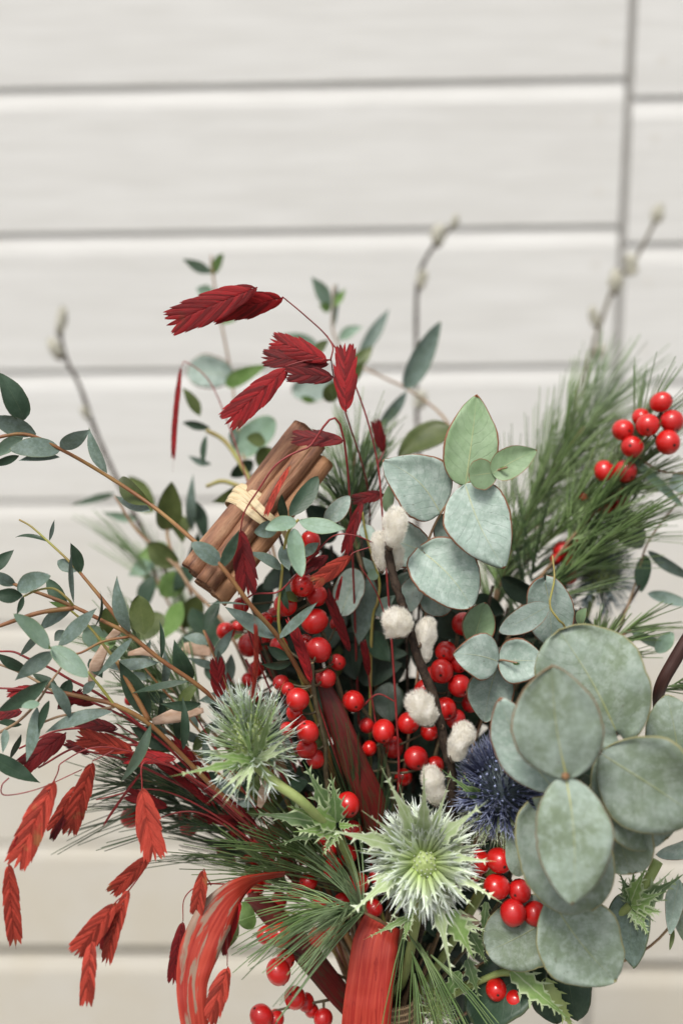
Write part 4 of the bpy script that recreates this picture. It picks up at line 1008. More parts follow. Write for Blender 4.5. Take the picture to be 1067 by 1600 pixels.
sprig('eucalyptus_sprig', 'out of focus upright eucalyptus sprig with round leaves behind the upper red spikelets', 'eucalyptus sprig',
  [[(330, 398, 48), (332, 425, 48), (345, 500, 48), (362, 590, 48), (370, 660, 47), (385, 730, 45.5), (420, 830, 43)], [(350, 600, 48), (375, 580, 48)], ('stem_yel', (4, 3.4), [(322, 672, 44), (352, 690, 44), (382, 735, 43.5), (400, 770, 43.2)]), ('stem_yel', (4, 3), [(322, 760, 43.5), (350, 752, 43.5), (392, 768, 43.2)])],
  [(330, 426, 285, 404, 20, D_(k='pl')), (330, 430, 349, 396, 18, D_(k='yg', s='oval')), (334, 462, 306, 450, 22, D_(k='pl')), (355, 585, 292, 578, 54, D_(k='gl', s='round', t=48)), (352, 600, 416, 570, 26, D_(k='yg', s='ovate', b=47, t=46)), (342, 505, 372, 498, 8, D_(k='yg')),
   (312, 650, 285, 605, 22, D_(k='ol', b=45)), (328, 668, 284, 660, 18, D_(k='pd', b=44.5)), (322, 680, 318, 730, 12, D_(k='pd', b=44.5)), (368, 700, 366, 665, 18, D_(k='pd', b=44)), (330, 725, 294, 712, 14, D_(k='pv', b=45)), (372, 705, 430, 655, 50, D_(k='pl', s='round', b=46)), (395, 760, 330, 785, 26, D_(k='ol', b=44.2)),
   (405, 700, 430, 735, 36, D_(k='ol', s='oval', b=44)), (395, 720, 360, 745, 30, D_(k='pd', s='oval', b=44.5)), (415, 690, 385, 685, 26, D_(k='ol', s='oval', b=44)), (395, 740, 415, 780, 34, D_(k='pd', s='oval', b=44.5))],
  'stem_tan', 2.4, 1.6, 'blurred eucalyptus sprigs behind the bouquet', defk='pl')
sprig('eucalyptus_sprig', 'out of focus eucalyptus sprig with grey green forked leaves beside the thin upright twig', 'eucalyptus sprig',
  [[(522, 445, 49), (520, 480, 49), (521, 520, 49), (545, 560, 49), (600, 590, 48), (640, 610, 47.5), (700, 662, 46), (720, 760, 44)]],
  [(515, 480, 486, 432, 26, D_(k='pl')), (518, 480, 540, 450, 14, D_(k='yg')), (516, 482, 498, 476, 16, D_(k='yg')), (519, 515, 527, 440, 14, D_(k='pv')), (530, 530, 568, 510, 20, D_(k='pl')), (560, 560, 608, 482, 24, D_(k='pv')), (545, 578, 583, 540, 24, D_(k='ol', b=47)), (548, 600, 570, 562, 18, D_(k='ol', b=46)),
   (632, 606, 688, 502, 40, D_(k='pv', s='ovate', b=46.5)), (635, 612, 582, 678, 24, D_(k='pv', b=46)), (520, 600, 455, 612, 44, D_(k='gl', s='round', b=49)), (500, 545, 440, 522, 22, D_(k='pl')), (490, 555, 514, 530, 18, D_(k='ol', b=45)), (512, 628, 522, 596, 26, D_(k='ol', s='oval', b=45)), (470, 620, 495, 628, 12, D_(k='yg', b=47)),
   (702, 666, 622, 712, 52, D_(k='ol', s='ovate', b=43.5, t=43)), (700, 690, 660, 660, 18, D_(k='pd', b=45)), (560, 700, 615, 690, 30, D_(k='pv', b=46))],
  'stem_tan', 2.2, 1.5, 'blurred eucalyptus sprigs behind the bouquet', defk='pl')
sprig('eucalyptus_sprig', 'out of focus green eucalyptus sprig behind the lower end of the cinnamon bundle', 'eucalyptus sprig',
  [[(180, 775, 44), (215, 830, 44), (270, 880, 43.5), (300, 920, 43), (370, 1010, 42)], [(300, 930, 43), (262, 840, 44), (268, 770, 45)]],
  [(262, 830, 268, 752, 46, D_(k='ol', s='ovate')), (240, 800, 200, 745, 40, D_(k='ol', s='oval', b=46)), (300, 830, 302, 740, 20, D_(k='pv', b=45)), (280, 880, 230, 850, 40, D_(k='ol', s='oval')), (290, 900, 250, 930, 40, D_(k='yg', s='oval', b=45)), (300, 900, 310, 830, 32, D_(k='pd', b=45)),
   (310, 930, 285, 985, 36, D_(k='ol', b=44)), (270, 860, 215, 870, 34, D_(k='yg', b=46)), (300, 950, 330, 1010, 40, D_(k='pd', b=43.5)), (215, 810, 160, 800, 16, D_(k='pl', b=47)), (180, 770, 110, 790, 14, D_(k='pl', b=48)), (255, 960, 210, 1000, 40, D_(k='ol', s='oval', b=43)), (275, 800, 285, 850, 34, D_(k='ol', b=45)), (300, 780, 320, 850, 30, D_(k='pd', b=45)), (240, 900, 225, 960, 36, D_(k='pd', b=45)), (325, 860, 340, 930, 30, D_(k='pd', b=44)), (285, 940, 255, 1000, 36, D_(k='yg', b=44)), (245, 870, 200, 900, 30, D_(k='pl', b=46)), (310, 880, 270, 925, 34, D_(k='pd', b=44.5)), (340, 960, 320, 1030, 34, D_(k='pd', b=43)), (320, 1040, 370, 1080, 34, D_(k='pd', b=42)), (350, 1000, 390, 960, 30, D_(k='ol', b=42.5)), (310, 985, 262, 1040, 36, D_(k='pd', b=43))],
  'stem_tan', 3.0, 2.4, 'blurred eucalyptus sprigs behind the bouquet', defk='ol')
sprig('eucalyptus_sprig', 'low green leafed sprig showing between the red ribbons', 'eucalyptus sprig',
  [[(372, 1425, 39), (410, 1420, 39.3), (480, 1440, 39.6)]], [(378, 1415, 396, 1452, 30, D_(k='yg', s='round', b=38.6)), (372, 1440, 345, 1490, 20, D_(k='ol', b=39))], 'stem_yel', 2.4, 1.8, 'narrow leaved eucalyptus sprigs')

# filler leaves, most with deep shade put into their colour, which close the bouquet behind the flowers and berries
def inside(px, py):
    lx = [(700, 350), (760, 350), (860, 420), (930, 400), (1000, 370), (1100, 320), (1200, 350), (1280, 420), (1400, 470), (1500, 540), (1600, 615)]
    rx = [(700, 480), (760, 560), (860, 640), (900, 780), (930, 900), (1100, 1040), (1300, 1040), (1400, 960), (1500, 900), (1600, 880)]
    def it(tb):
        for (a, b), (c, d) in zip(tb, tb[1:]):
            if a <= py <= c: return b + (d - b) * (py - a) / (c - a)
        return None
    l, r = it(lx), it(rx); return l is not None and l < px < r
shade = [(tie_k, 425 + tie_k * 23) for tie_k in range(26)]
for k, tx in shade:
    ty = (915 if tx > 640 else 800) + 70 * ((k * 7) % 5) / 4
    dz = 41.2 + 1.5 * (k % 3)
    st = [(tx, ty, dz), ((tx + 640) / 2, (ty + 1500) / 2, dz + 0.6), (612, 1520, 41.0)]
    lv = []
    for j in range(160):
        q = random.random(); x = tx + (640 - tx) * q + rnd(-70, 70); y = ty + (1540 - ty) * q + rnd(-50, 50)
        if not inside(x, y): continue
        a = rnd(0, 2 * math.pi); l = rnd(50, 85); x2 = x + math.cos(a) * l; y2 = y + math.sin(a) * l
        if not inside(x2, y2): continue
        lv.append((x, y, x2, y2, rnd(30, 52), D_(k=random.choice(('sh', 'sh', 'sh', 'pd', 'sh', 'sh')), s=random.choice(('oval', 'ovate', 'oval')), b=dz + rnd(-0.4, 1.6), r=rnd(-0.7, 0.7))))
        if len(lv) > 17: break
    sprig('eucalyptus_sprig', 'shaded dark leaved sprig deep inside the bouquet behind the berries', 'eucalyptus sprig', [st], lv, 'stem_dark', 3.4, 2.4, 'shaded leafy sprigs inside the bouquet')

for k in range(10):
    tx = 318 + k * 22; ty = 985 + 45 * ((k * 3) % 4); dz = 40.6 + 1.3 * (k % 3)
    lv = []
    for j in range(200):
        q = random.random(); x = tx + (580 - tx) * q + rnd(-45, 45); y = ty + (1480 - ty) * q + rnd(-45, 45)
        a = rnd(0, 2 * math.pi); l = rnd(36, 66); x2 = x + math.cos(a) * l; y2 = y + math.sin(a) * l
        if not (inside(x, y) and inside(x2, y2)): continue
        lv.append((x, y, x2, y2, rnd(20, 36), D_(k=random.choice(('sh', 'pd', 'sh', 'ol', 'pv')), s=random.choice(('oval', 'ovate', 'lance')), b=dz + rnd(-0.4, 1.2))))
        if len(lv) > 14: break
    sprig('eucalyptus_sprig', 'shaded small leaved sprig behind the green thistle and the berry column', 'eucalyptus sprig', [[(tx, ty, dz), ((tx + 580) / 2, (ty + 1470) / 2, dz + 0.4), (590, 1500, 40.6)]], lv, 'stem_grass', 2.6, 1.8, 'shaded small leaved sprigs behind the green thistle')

for lab, tx, ty, dz in (('narrow leaved sprig filling the gap behind the flat pale shaving', 222, 1040, 39.4), ('narrow leaved sprig low behind the drooping red stem', 252, 1135, 39.0), ('narrow leaved sprig rising behind the maroon spikelet beside the green thistle', 318, 985, 40.0)):
    lv = []
    for j in range(15):
        q = j / 15; x = tx + (440 - tx) * q; y = ty + (1290 - ty) * q
        a = math.atan2(250, 180) + (2.3 if j % 2 else -2.3) + rnd(-0.5, 0.5); l = rnd(40, 62)
        lv.append((x, y, x + math.cos(a) * l, y + math.sin(a) * l, rnd(15, 24), D_(k=random.choice(('pv', 'pd', 'pv', 'ol')))))
    sprig('eucalyptus_sprig', lab, 'eucalyptus sprig', [[(tx, ty, dz), ((tx + 440) / 2, (ty + 1290) / 2, dz + 0.3), (440, 1290, 39.9)]], lv, 'stem_red', 2.6, 1.6, 'narrow leaved eucalyptus sprigs')

# ------------------------------------------------------------------ winterberries
FC = lambda x, y, z: (x, y, z)
ilex('winterberry branch with a column of bright red berries beside the green thistle', [(487, 1036, 37.6), (491, 1085, 37.7), (500, 1130, 37.9), (508, 1165, 38), (510, 1215, 38.3), (530, 1330, 39)],
  [(498, 1016, 19.5, 38.3, FC(.8, .3, .2)), (509, 1060, 16.5, 38.6, FC(1, .2, 0)), (465, 1093, 19, 37.3, FC(-1, -.1, .1)), (460, 1114, 13, 37.9), (439, 1067, 13, 38.2, FC(-.6, .1, .8)), (450, 1077, 11, 37.8, FC(.2, -.1, 1)),
   (481, 1144, 17.5, 37.2, FC(-.3, -.9, .6)), (479, 1170, 15.5, 37.9, FC(-.8, .3, .3)), (493, 1186, 15.5, 38.2, FC(-.6, -.6, .3)), (449, 1140, 12, 38.6), (436, 1008, 14, 38.8), (478, 1005, 13, 39.4), (527, 1035, 13, 39.3), (468, 1128, 11, 38.9)], r=4.4, cut=True)
ilex('winterberry branch whose berries hang under the whorled eucalyptus tip', [(478, 930, 38.6), (488, 955, 38.6), (506, 994, 38.7), (520, 1040, 39.2), (545, 1140, 39.8), (570, 1300, 40)],
  [(472, 914, 19.5, 37.9, FC(0, .25, 1)), (446, 945, 19, 38.1, FC(-.6, .6, .3)), (495, 931, 17, 38.6, FC(.6, .4, .2)), (492, 971, 20, 38.5, FC(.4, -.2, .1)), (485, 846, 16, 38.8, FC(-.3, -.9, .2)), (415, 968, 12, 38.9), (377, 946, 13, 39.3), (527, 975, 12, 40)], r=4.2)
ilex('winterberry branch with blurred berries below the cinnamon ends', [(400, 985, 41.4), (415, 1020, 41.2), (450, 1110, 41), (520, 1250, 40.8)],
  [(390, 1008, 19, 41.2), (353, 987, 15, 41.6), (409, 1006, 15, 41.6), (400, 1046, 13, 41), (388, 1062, 11, 41.2), (372, 980, 11, 42), (394, 1088, 11, 41), (430, 960, 12, 41)], r=3.6)
ilex('winterberry branch with single red berries spaced in the dark hollow', [(540, 1080, 40.2), (575, 1120, 40.2), (600, 1180, 40), (615, 1260, 40)],
  [(552, 1096, 17.5, 39.4, FC(.2, .3, .8)), (599, 1143, 18, 39.2, FC(0, .6, .8)), (573, 1134, 12, 40), (577, 1170, 12, 39.9), (638, 1130, 17, 39.3, FC(.4, .5, .6)), (650, 1185, 19, 39.2, FC(.15, .5, 1)), (614, 1168, 17, 40.3), (679, 1197, 14, 39.5), (671, 1144, 14, 39.7), (630, 1215, 14, 40.4), (520, 1110, 11, 40.6), (561, 1207, 12, 40.4)], r=3.6)
ilex('winterberry branch with a dense berry cluster between the catkins and the pale leaf cross', [(715, 990, 39.8), (705, 1060, 39.8), (690, 1140, 39.7), (660, 1260, 40)],
  [(724, 975, 18.5, 39.6, FC(.2, .8, .4)), (697, 1019, 17, 39.3, FC(-.3, .2, .8)), (690, 1049, 19, 38.8, FC(-.2, .2, 1)), (716, 1037, 15, 39.3), (718, 1072, 18, 39.0, FC(.4, .4, .8)), (695, 1108, 18.5, 38.9, FC(.3, .4, .8)), (712, 1124, 16, 39.3), (664, 1080, 18, 39.5), (735, 1100, 14, 39.6), (676, 1054, 13, 40), (724, 1138, 12, 39.9), (672, 1114, 13, 40)], r=3.8)
ilex('winterberry branch with berries tucked between the white thistle and large grey leaves', [(800, 1350, 37), (790, 1390, 37.2), (760, 1440, 38), (690, 1530, 39)],
  [(780, 1345, 20, 36.4, FC(.2, .1, .9)), (747, 1347, 19, 36.9, FC(-.5, .2, .8)), (776, 1386, 20, 36.2, FC(-.75, .05, .65)), (812, 1393, 18, 36.3, FC(-.55, .05, .8)), (801, 1427, 20, 36.0, FC(.3, .8, .5)), (836, 1428, 20, 36.3, FC(.1, .4, .9)), (741, 1366, 12, 37.2)], r=3.4)
ilex('winterberry twig with two berries low beside the spiny leaf', [(788, 1545, 37.6), (780, 1580, 37.9), (720, 1610, 38.8)], [(775, 1547, 17, 37.3, FC(0, 0, 1)), (806, 1563, 18, 37.1, FC(.1, -.7, .5)), ], r=2.6)
ilex('winterberry branch with berries behind the low pine tuft and spiny green collar', [(548, 1250, 39), (555, 1300, 39.2), (545, 1380, 39.4), (560, 1480, 39.8)],
  [(543, 1258, 19, 37.9, FC(.3, .3, .6)), (551, 1298, 15, 38.6), (520, 1356, 16, 38.6), (559, 1382, 17, 38.9), (515, 1330, 12, 39.2), (496, 1465, 15, 38.6), (522, 1455, 13, 39), (505, 1310, 12, 39.4), (482, 1378, 14, 39.4), (500, 1410, 13, 39.6), (475, 1340, 12, 39.8), (545, 1335, 14, 39.2), (590, 1370, 14, 39.4), (535, 1410, 14, 39.3), (585, 1420, 13, 39)], r=3.4)
ilex('winterberry twig hanging with a paired berry and a lower berry beside the low pine tuft', [(455, 1440, 38.2), (450, 1480, 38.3), (480, 1500, 38.8), (540, 1530, 39.4)],
  [(438, 1461, 18.5, 37.5, FC(.02, -.05, 1)), (417, 1462, 15, 38, FC(-1, .1, .1)), (435, 1519, 19, 37.5, FC(.4, .8, .3)), (446, 1500, 15, 38.1)], r=2.4)
ilex('winterberry twig with the lowest berries in front of the pale boards', [(430, 1580, 39), (470, 1572, 39), (530, 1562, 39.4)],
  [(461, 1560, 18, 38.7, FC(-.3, -.5, .5)), (478, 1567, 13, 39.2), (408, 1589, 18, 38.6, FC(-.5, -.8, .3)), (430, 1593, 14, 39), (505, 1592, 15, 38.8, FC(.2, .3, .9)), (487, 1580, 11, 39.3)], r=2.4)
ilex('winterberry branch with soft focused berries under the dark red grass', [(285, 1285, 42), (350, 1290, 41.5), (420, 1340, 41), (500, 1420, 40.5)],
  [(295, 1293, 15, 41.6), (372, 1294, 17, 40.8), (406, 1311, 17, 40.6), (388, 1333, 15, 40.8), (352, 1326, 15, 41.4), (396, 1357, 14, 40.8), (421, 1332, 13, 40.8), (398, 1388, 15, 40.4), (204, 1278, 16, 41), (288, 1272, 11, 42), (430, 1300, 12, 40.6), (360, 1345, 9, 41.6), (202, 1095, 8, 40), (418, 1372, 12, 40.6), (445, 1352, 14, 40.2), (462, 1392, 14, 40), (330, 1262, 13, 41.4), (436, 1408, 13, 40.2), (452, 1320, 12, 40.6), (250, 1262, 10, 41.8), (318, 1282, 13, 41), (345, 1275, 12, 40.8), (232, 1240, 9, 40.6), (410, 1260, 12, 40.4), (262, 1225, 9, 40.4), (300, 1186, 6, 40), (285, 1203, 7, 40)], r=3.2)
ilex('winterberry branch tip with seven berries at the edge beyond the pine', [(1034, 640, 41.6), (1022, 670, 41.8), (985, 720, 42.4), (950, 790, 43), (890, 900, 43), (820, 1040, 42)],
  [(1033, 628, 16.5, 41.4), (1001, 652, 14, 42), (973, 672, 17, 41.8), (1012, 664, 18.5, 41.0, FC(-.3, .5, .9)), (1050, 658, 18.5, 41.2), (1043, 691, 19.5, 40.8, FC(.2, .3, 1)), (988, 698, 18, 41.4), (977, 736, 18, 42.0), (944, 736, 16, 42.2), (968, 783, 15, 43), (944, 796, 13, 43), (910, 776, 8, 43), (901, 848, 17, 43), (879, 862, 16, 43.2), (888, 900, 14, 43), (868, 874, 9, 43), (895, 880, 12, 43), (962, 760, 12, 43)], r=3.6)

# ------------------------------------------------------------------ dyed red grass
grass('arching red grass with long drooping spikelets at the very top', [[(441, 463, 38.2), (478, 494, 38.6), (513, 528, 39), (545, 580, 39.3), (572, 650, 39.4), (590, 725, 39.3), (597, 800, 39.2), (606, 924, 39.3), (618, 1097, 39.5), (622, 1240, 39.8)], [(600, 705, 41), (590, 725, 39.3)], [(618, 1097, 39.5), (590, 1085, 39.4), (566, 1105, 39.6)]],
  [(443, 464, 326, 488, 46, 37.7, D_(r=-0.2)), (402, 449, 260, 508, 47, 37.3, D_(r=0.2)), (600, 708, 586, 655, 22, 42, D_(k='dk'))], r=1.5)
grass('red grass with a fan of four crimson spikelets around a pale node', [[(517, 560, 37.9), (524, 600, 38.6), (545, 660, 39.2), (574, 760, 41), (580, 860, 43), (600, 1100, 44.5)], [(511, 524, 38.2), (520, 542, 38), (517, 560, 37.9)], [(446, 572, 37.5), (480, 563, 37.5), (517, 562, 37.9)]],
  [(513, 564, 422, 529, 37, 37.6, D_(t=0.3, k='cr')), (514, 569, 408, 558, 30, 37.8, D_(k='dk')), (521, 589, 444, 585, 40, 37.5, D_(k='dk', r=0.3)), (449, 575, 351, 663, 40, 37.2, D_(r=0.15)), (542, 644, 539, 536, 41, 37.2, D_(r=-0.3, t=0.2))], r=1.5)
grass('red grass with one dark spikelet arching over the cinnamon to a second one', [[(376, 828, 36.6), (382, 800, 36.5), (402, 768, 36.4), (434, 724, 36.4), (480, 700, 36.6), (538, 689, 37)], [(376, 828, 36.6), (372, 880, 37.4), (390, 980, 39.6), (470, 1150, 41)]],
  [(538, 689, 454, 683, 31, 36.9, D_(k='dk', r=0.4, c=0.03)), (455, 727, 413, 812, 17, 36.4, D_(r=1.0, k='co')), (376, 828, 388, 932, 36, 36.2, D_(k='dk', r=0.2))], r=1.5)
grass('red grass with thin curling stalks over the berries and a bright slanting spikelet', [[(583, 848, 36.8), (552, 836, 36.8), (520, 838, 36.9), (490, 868, 37), (440, 922, 37.2), (384, 970, 37.4)], [(578, 855, 36.9), (556, 862, 36.9), (547, 868, 36.9)], [(562, 883, 38), (590, 930, 38.4), (610, 990, 38.8)]],
  [(567, 783, 538, 868, 22, 37.6, D_(k='dk', r=0.7)), (548, 868, 487, 913, 27, 36.7, D_(k='co', r=-0.3)), (512, 868, 472, 896, 24, 37.6, D_(k='dk')), (600, 772, 548, 782, 26, 39.5, D_(k='dk')), (535, 900, 526, 940, 10, 38.5, D_(k='cr', r=1.0)), (500, 862, 474, 880, 12, 37.2, D_(k='cr', r=0.9))], r=1.3)
grass('red grass with narrow upright leaf blades among the berry column', [[(450, 965, 37.3), (470, 1030, 37.2), (490, 1080, 37.8), (530, 1200, 38.8)], [(570, 1000, 39.8), (575, 1050, 39.9), (590, 1150, 40)]],
  [(486, 1066, 450, 962, 19, 37.0, D_(r=0.5, k='cr')), (546, 1018, 507, 918, 20, 38.6, D_(k='dk', r=0.7)), (576, 1056, 566, 1000, 13, 39.6, D_(k='dk', r=0.5)), (393, 1092, 397, 958, 13, 34.8, D_(k='co', r=0.9)), (344, 1090, 338, 1026, 36, 36.9, D_(k='dk', r=0.1))], r=1.4)
grass('red grass hanging at the edge with large drooping spikelets over the boards', [[(14, 1352, 35.6), (22, 1330, 35.6), (85, 1219, 35.8), (100, 1190, 36), (170, 1168, 36.4), (300, 1215, 37.4), (430, 1320, 38.6)], [(144, 1190, 36.2), (180, 1172, 36.5)], [(128, 1203, 36), (60, 1233, 35.6), (8, 1243, 35.4), (3, 1228, 35.4), (14, 1216, 35.5)]],
  [(86, 1220, 22, 1358, 41, 35.4, D_(k='co', r=0.2, t=-0.4)), (80, 1240, 30, 1330, 34, 35.7, D_(k='cr', r=-0.4)), (14, 1350, 25, 1484, 26, 35.3, D_(k='co', r=0.3)), (144, 1190, 106, 1308, 29, 35.8, D_(k='co', r=-0.2)), (120, 1228, 78, 1304, 22, 36.1, D_(k='co', r=0.4)), (108, 1270, 80, 1314, 13, 36.2, D_(k='dk', r=0.6))], 'co', r=1.2)
grass('red grass with a chain of spikelets dangling lowest over the dark board gap', [[(144, 1468, 35.5), (165, 1430, 35.6), (182, 1409, 35.7), (203, 1390, 35.8), (236, 1336, 36), (226, 1290, 36.1), (222, 1230, 36.3), (230, 1190, 36.6), (310, 1222, 37.6), (430, 1330, 38.6)]],
  [(222, 1231, 243, 1347, 40, 35.9, D_(k='co', r=0.2)), (236, 1335, 172, 1398, 27, 35.7, D_(k='co', r=-0.4)), (202, 1390, 165, 1511, 25, 35.6, D_(k='co', r=0.5)), (182, 1409, 116, 1494, 37, 35.3, D_(k='co', r=-0.2)), (181, 1412, 152, 1480, 25, 35.6, D_(k='cr', r=0.6)), (145, 1466, 135, 1575, 24, 35.2, D_(k='co', r=0.3)), (225, 1203, 152, 1306, 10, 36.8, D_(k='dk', r=1.2))], 'co', r=1.2)
grass('red grass with small spikelets hanging around the worn red ribbon', [[(286, 1440, 36.6), (288, 1405, 36.6), (310, 1385, 36.8), (345, 1382, 37.2), (420, 1390, 38.4)], [(319, 1358, 36.4), (322, 1370, 36.8), (330, 1384, 37)], [(355, 1510, 36.2), (356, 1460, 36.4), (362, 1420, 36.9), (380, 1390, 37.6)]],
  [(319, 1358, 306, 1432, 24, 36.0, D_(k='co', r=0.3)), (286, 1440, 270, 1540, 23, 36.4, D_(k='dk', r=0.4)), (356, 1510, 322, 1604, 38, 36.0, D_(k='co', r=-0.2)), (376, 1408, 342, 1490, 28, 36.8, D_(k='cr', r=0.4))], 'co', r=1.1)
grass('dark red grass bundled low under the narrow eucalyptus', [[(30, 1170, 37.4), (100, 1140, 37.4), (190, 1150, 37.8), (300, 1220, 38.6), (430, 1330, 39.4)], [(-10, 1075, 37.8), (60, 1080, 37.8), (150, 1100, 37.9), (240, 1150, 38.2), (320, 1225, 38.8)], [(0, 1018, 37.4), (22, 1019, 37.2), (44, 1029, 37.2), (80, 1045, 37.4), (111, 1063, 37.5), (162, 1090, 37.6), (240, 1150, 38.2)], [(110, 1170, 38), (200, 1190, 38.2), (330, 1250, 39)], [(60, 1200, 37), (130, 1165, 37.2), (230, 1165, 37.8)]],
  [(104, 1145, 26, 1206, 52, 37.4, D_(k='dk', r=0.1)), (90, 1108, 132, 1080, 34, 38, D_(k='dk', r=0.2)), (150, 1098, 88, 1082, 36, 38, D_(k='dk')), (208, 1172, 118, 1150, 32, 37.2, D_(k='co', r=-0.2)), (185, 1140, 115, 1128, 22, 37.6, D_(k='dk', r=0.4)), (36, 1112, -14, 1120, 26, 37.6, D_(k='dk')), (276, 1186, 192, 1186, 24, 37.4, D_(k='cr', r=0.6)), (140, 1180, 100, 1160, 18, 37.6, D_(k='dk', r=0.6)),
   (330, 1260, 230, 1180, 16, 38.6, D_(k='dk', r=0.7)), (400, 1290, 300, 1215, 16, 38.8, D_(k='dk', r=0.6)), (300, 1275, 385, 1282, 18, 39.4, D_(k='dk', r=0.5)), (60, 1075, 10, 1085, 18, 38, D_(k='cr', r=0.5))], 'dk', r=2.4)
grass('single blurred red spikelet hanging edge-on behind the green sprig', [[(284, 572, 44), (292, 566, 44.2), (330, 600, 44.2), (370, 700, 43.5), (420, 860, 42)]], [(283, 574, 270, 738, 17, 43.6, D_(k='cr', r=1.05, t=-0.6))], r=1.0)

grass('fine bare red stalks fanning out over the shaded pine under the green thistle', [[(150, 1250, 38.2), (250, 1235, 38.4), (360, 1290, 38.9), (450, 1370, 39.4)], [(180, 1130, 38.4), (270, 1190, 38.6), (400, 1310, 39)], [(215, 1290, 38.8), (310, 1270, 38.9), (420, 1340, 39.2)], [(300, 1110, 38.8), (350, 1190, 38.9), (450, 1340, 39.3)]], [(262, 1262, 196, 1240, 20, 38.6, D_(k='dk')), (330, 1225, 262, 1150, 18, 38.6, D_(k='dk', r=0.6))], 'dk', r=1.5)

# ------------------------------------------------------------------ pussy willow
willow('dark pussy willow twig with white catkins in front of the bouquet', [(604, 842, 36.9), (606, 862, 36.9), (617, 910, 36.8), (632, 955, 36.7), (654, 1030, 36.7), (677, 1089, 36.7), (697, 1172, 36.8), (706, 1210, 37), (700, 1290, 37.6), (670, 1400, 38.4)],
  [(610, 855, 621, 795, 40, 36.4), (597, 892, 590, 832, 27, 37.2), (616, 892, 622, 852, 24, 37.3), (634, 990, 610, 958, 48, 36.3), (661, 1036, 669, 966, 31, 37.0), (674, 1131, 647, 1085, 44, 36.3), (708, 1188, 730, 1132, 36, 36.4), (683, 1258, 672, 1200, 36, 37.2)], r=8.2,
  buds=((655, 1012, 36.5, 3), (690, 1140, 36.6, 3), (640, 972, 36.5, 3)))
willow('blurred pussy willow twig rising alone on the far left against the boards', [(97, 478, 55), (95, 520, 55), (104, 562, 55), (125, 604, 54.6), (146, 665, 54), (176, 735, 53), (240, 860, 50), (380, 1100, 46)], [(92, 525, 100, 478, 17, 55), (95, 560, 78, 528, 24, 55), (140, 655, 128, 635, 14, 54)], r=3.6, fur='fur_back', nh=900)
willow('blurred pussy willow twig with a bent tip standing up behind the middle of the bouquet', [(714, 342, 56), (706, 356, 56), (684, 376, 56), (662, 410, 56), (652, 445, 56), (650, 520, 55.5), (651, 640, 54.5), (654, 760, 52), (640, 1000, 48)], [(684, 384, 686, 350, 27, 56), (656, 452, 663, 422, 18, 56), (706, 358, 714, 334, 13, 56), (652, 640, 660, 610, 24, 54.5)], r=3.3, fur='fur_back', nh=900)
willow('blurred pussy willow twig leaning outward in front of the vertical board joint', [(1032, 325, 57), (1015, 362, 57), (988, 412, 57), (962, 440, 57), (938, 505, 56.5), (912, 590, 55.5), (885, 680, 54), (850, 800, 50), (760, 1050, 46)], [(1022, 350, 1034, 318, 20, 57), (990, 425, 982, 396, 20, 57), (960, 458, 962, 420, 24, 57), (932, 512, 924, 478, 16, 56.5), (930, 560, 942, 538, 22, 56.3), (978, 428, 996, 418, 16, 57)], r=3.3, fur='fur_back', nh=900, mat='stem_berry')

# ------------------------------------------------------------------ pine
def pine(label, stem, runs, r=4.5, group='pine sprigs'):
    base = tie(); o = thing('pine_sprig', label, 'pine sprig', base, group)
    pts = [P(*q) for q in stem] + [P(*stem[-1]).lerp(base, 0.5) + FWD * 0.01, base]
    mb = MB(); tube(mb, catmull(pts, 7), M(r * 0.6, stem[0][2]), M(r * 1.2, stem[0][2]), 8, True, 0.35); mb.build('stem', MT['stem_pine'], o, pts[-1])
    for (st, cnt, ln, sp, mt_, kw) in runs:
        needles(o, [P(*q) for q in st[::-1]], cnt, M(ln, st[0][2]), sp, mt_, **kw)
    return o
pine('large pine sprig with long soft needles fanning out behind the pale leaves', [(912, 668, 46), (880, 715, 45.6), (844, 770, 45), (814, 826, 44.2), (783, 901, 43.4), (770, 960, 43), (740, 1100, 42.4)],
  [([(905, 680, 46), (880, 715, 45.6), (844, 770, 45), (814, 826, 44.2)], 62, 165, 0.55, 'needle', dict(open_front=0.85)), ([(860, 745, 45), (814, 826, 44.2), (783, 901, 43.4), (770, 960, 43)], 84, 170, 0.66, 'needle', dict(open_front=0.9)),
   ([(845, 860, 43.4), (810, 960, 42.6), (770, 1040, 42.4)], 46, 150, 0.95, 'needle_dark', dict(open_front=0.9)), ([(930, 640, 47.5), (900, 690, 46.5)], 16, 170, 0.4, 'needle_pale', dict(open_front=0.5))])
pine('side shoot of pine whose fine needles cross in front of the outer berries', [(985, 745, 42.6), (930, 800, 42.4), (870, 870, 42.4), (800, 980, 42.4)],
  [([(985, 745, 42.6), (930, 800, 42.4), (870, 870, 42.4)], 46, 130, 0.55, 'needle', {}), ([(960, 760, 43), (900, 800, 43), (840, 860, 43)], 30, 150, 0.5, 'needle', {}), ([(960, 830, 42.2), (890, 890, 42.2), (830, 960, 42.2)], 40, 140, 0.55, 'needle', {}), ([(1010, 650, 42.5), (985, 700, 42.5)], 8, 120, 0.5, 'needle_pale', {})], r=3)
pine('pine tuft bending down over the red ribbon below the white thistle', [(548, 1418, 37.2), (575, 1430, 37.4), (610, 1455, 38), (625, 1520, 39)],
  [([(540, 1412, 37.0), (556, 1420, 37.2), (570, 1428, 37.3)], 24, 165, 0.85, 'needle_pale', dict(wid=0.00036, grav=0.3)), ([(500, 1420, 36.9), (545, 1425, 37.2)], 10, 130, 0.5, 'needle', dict(grav=0.35))], r=3.6)
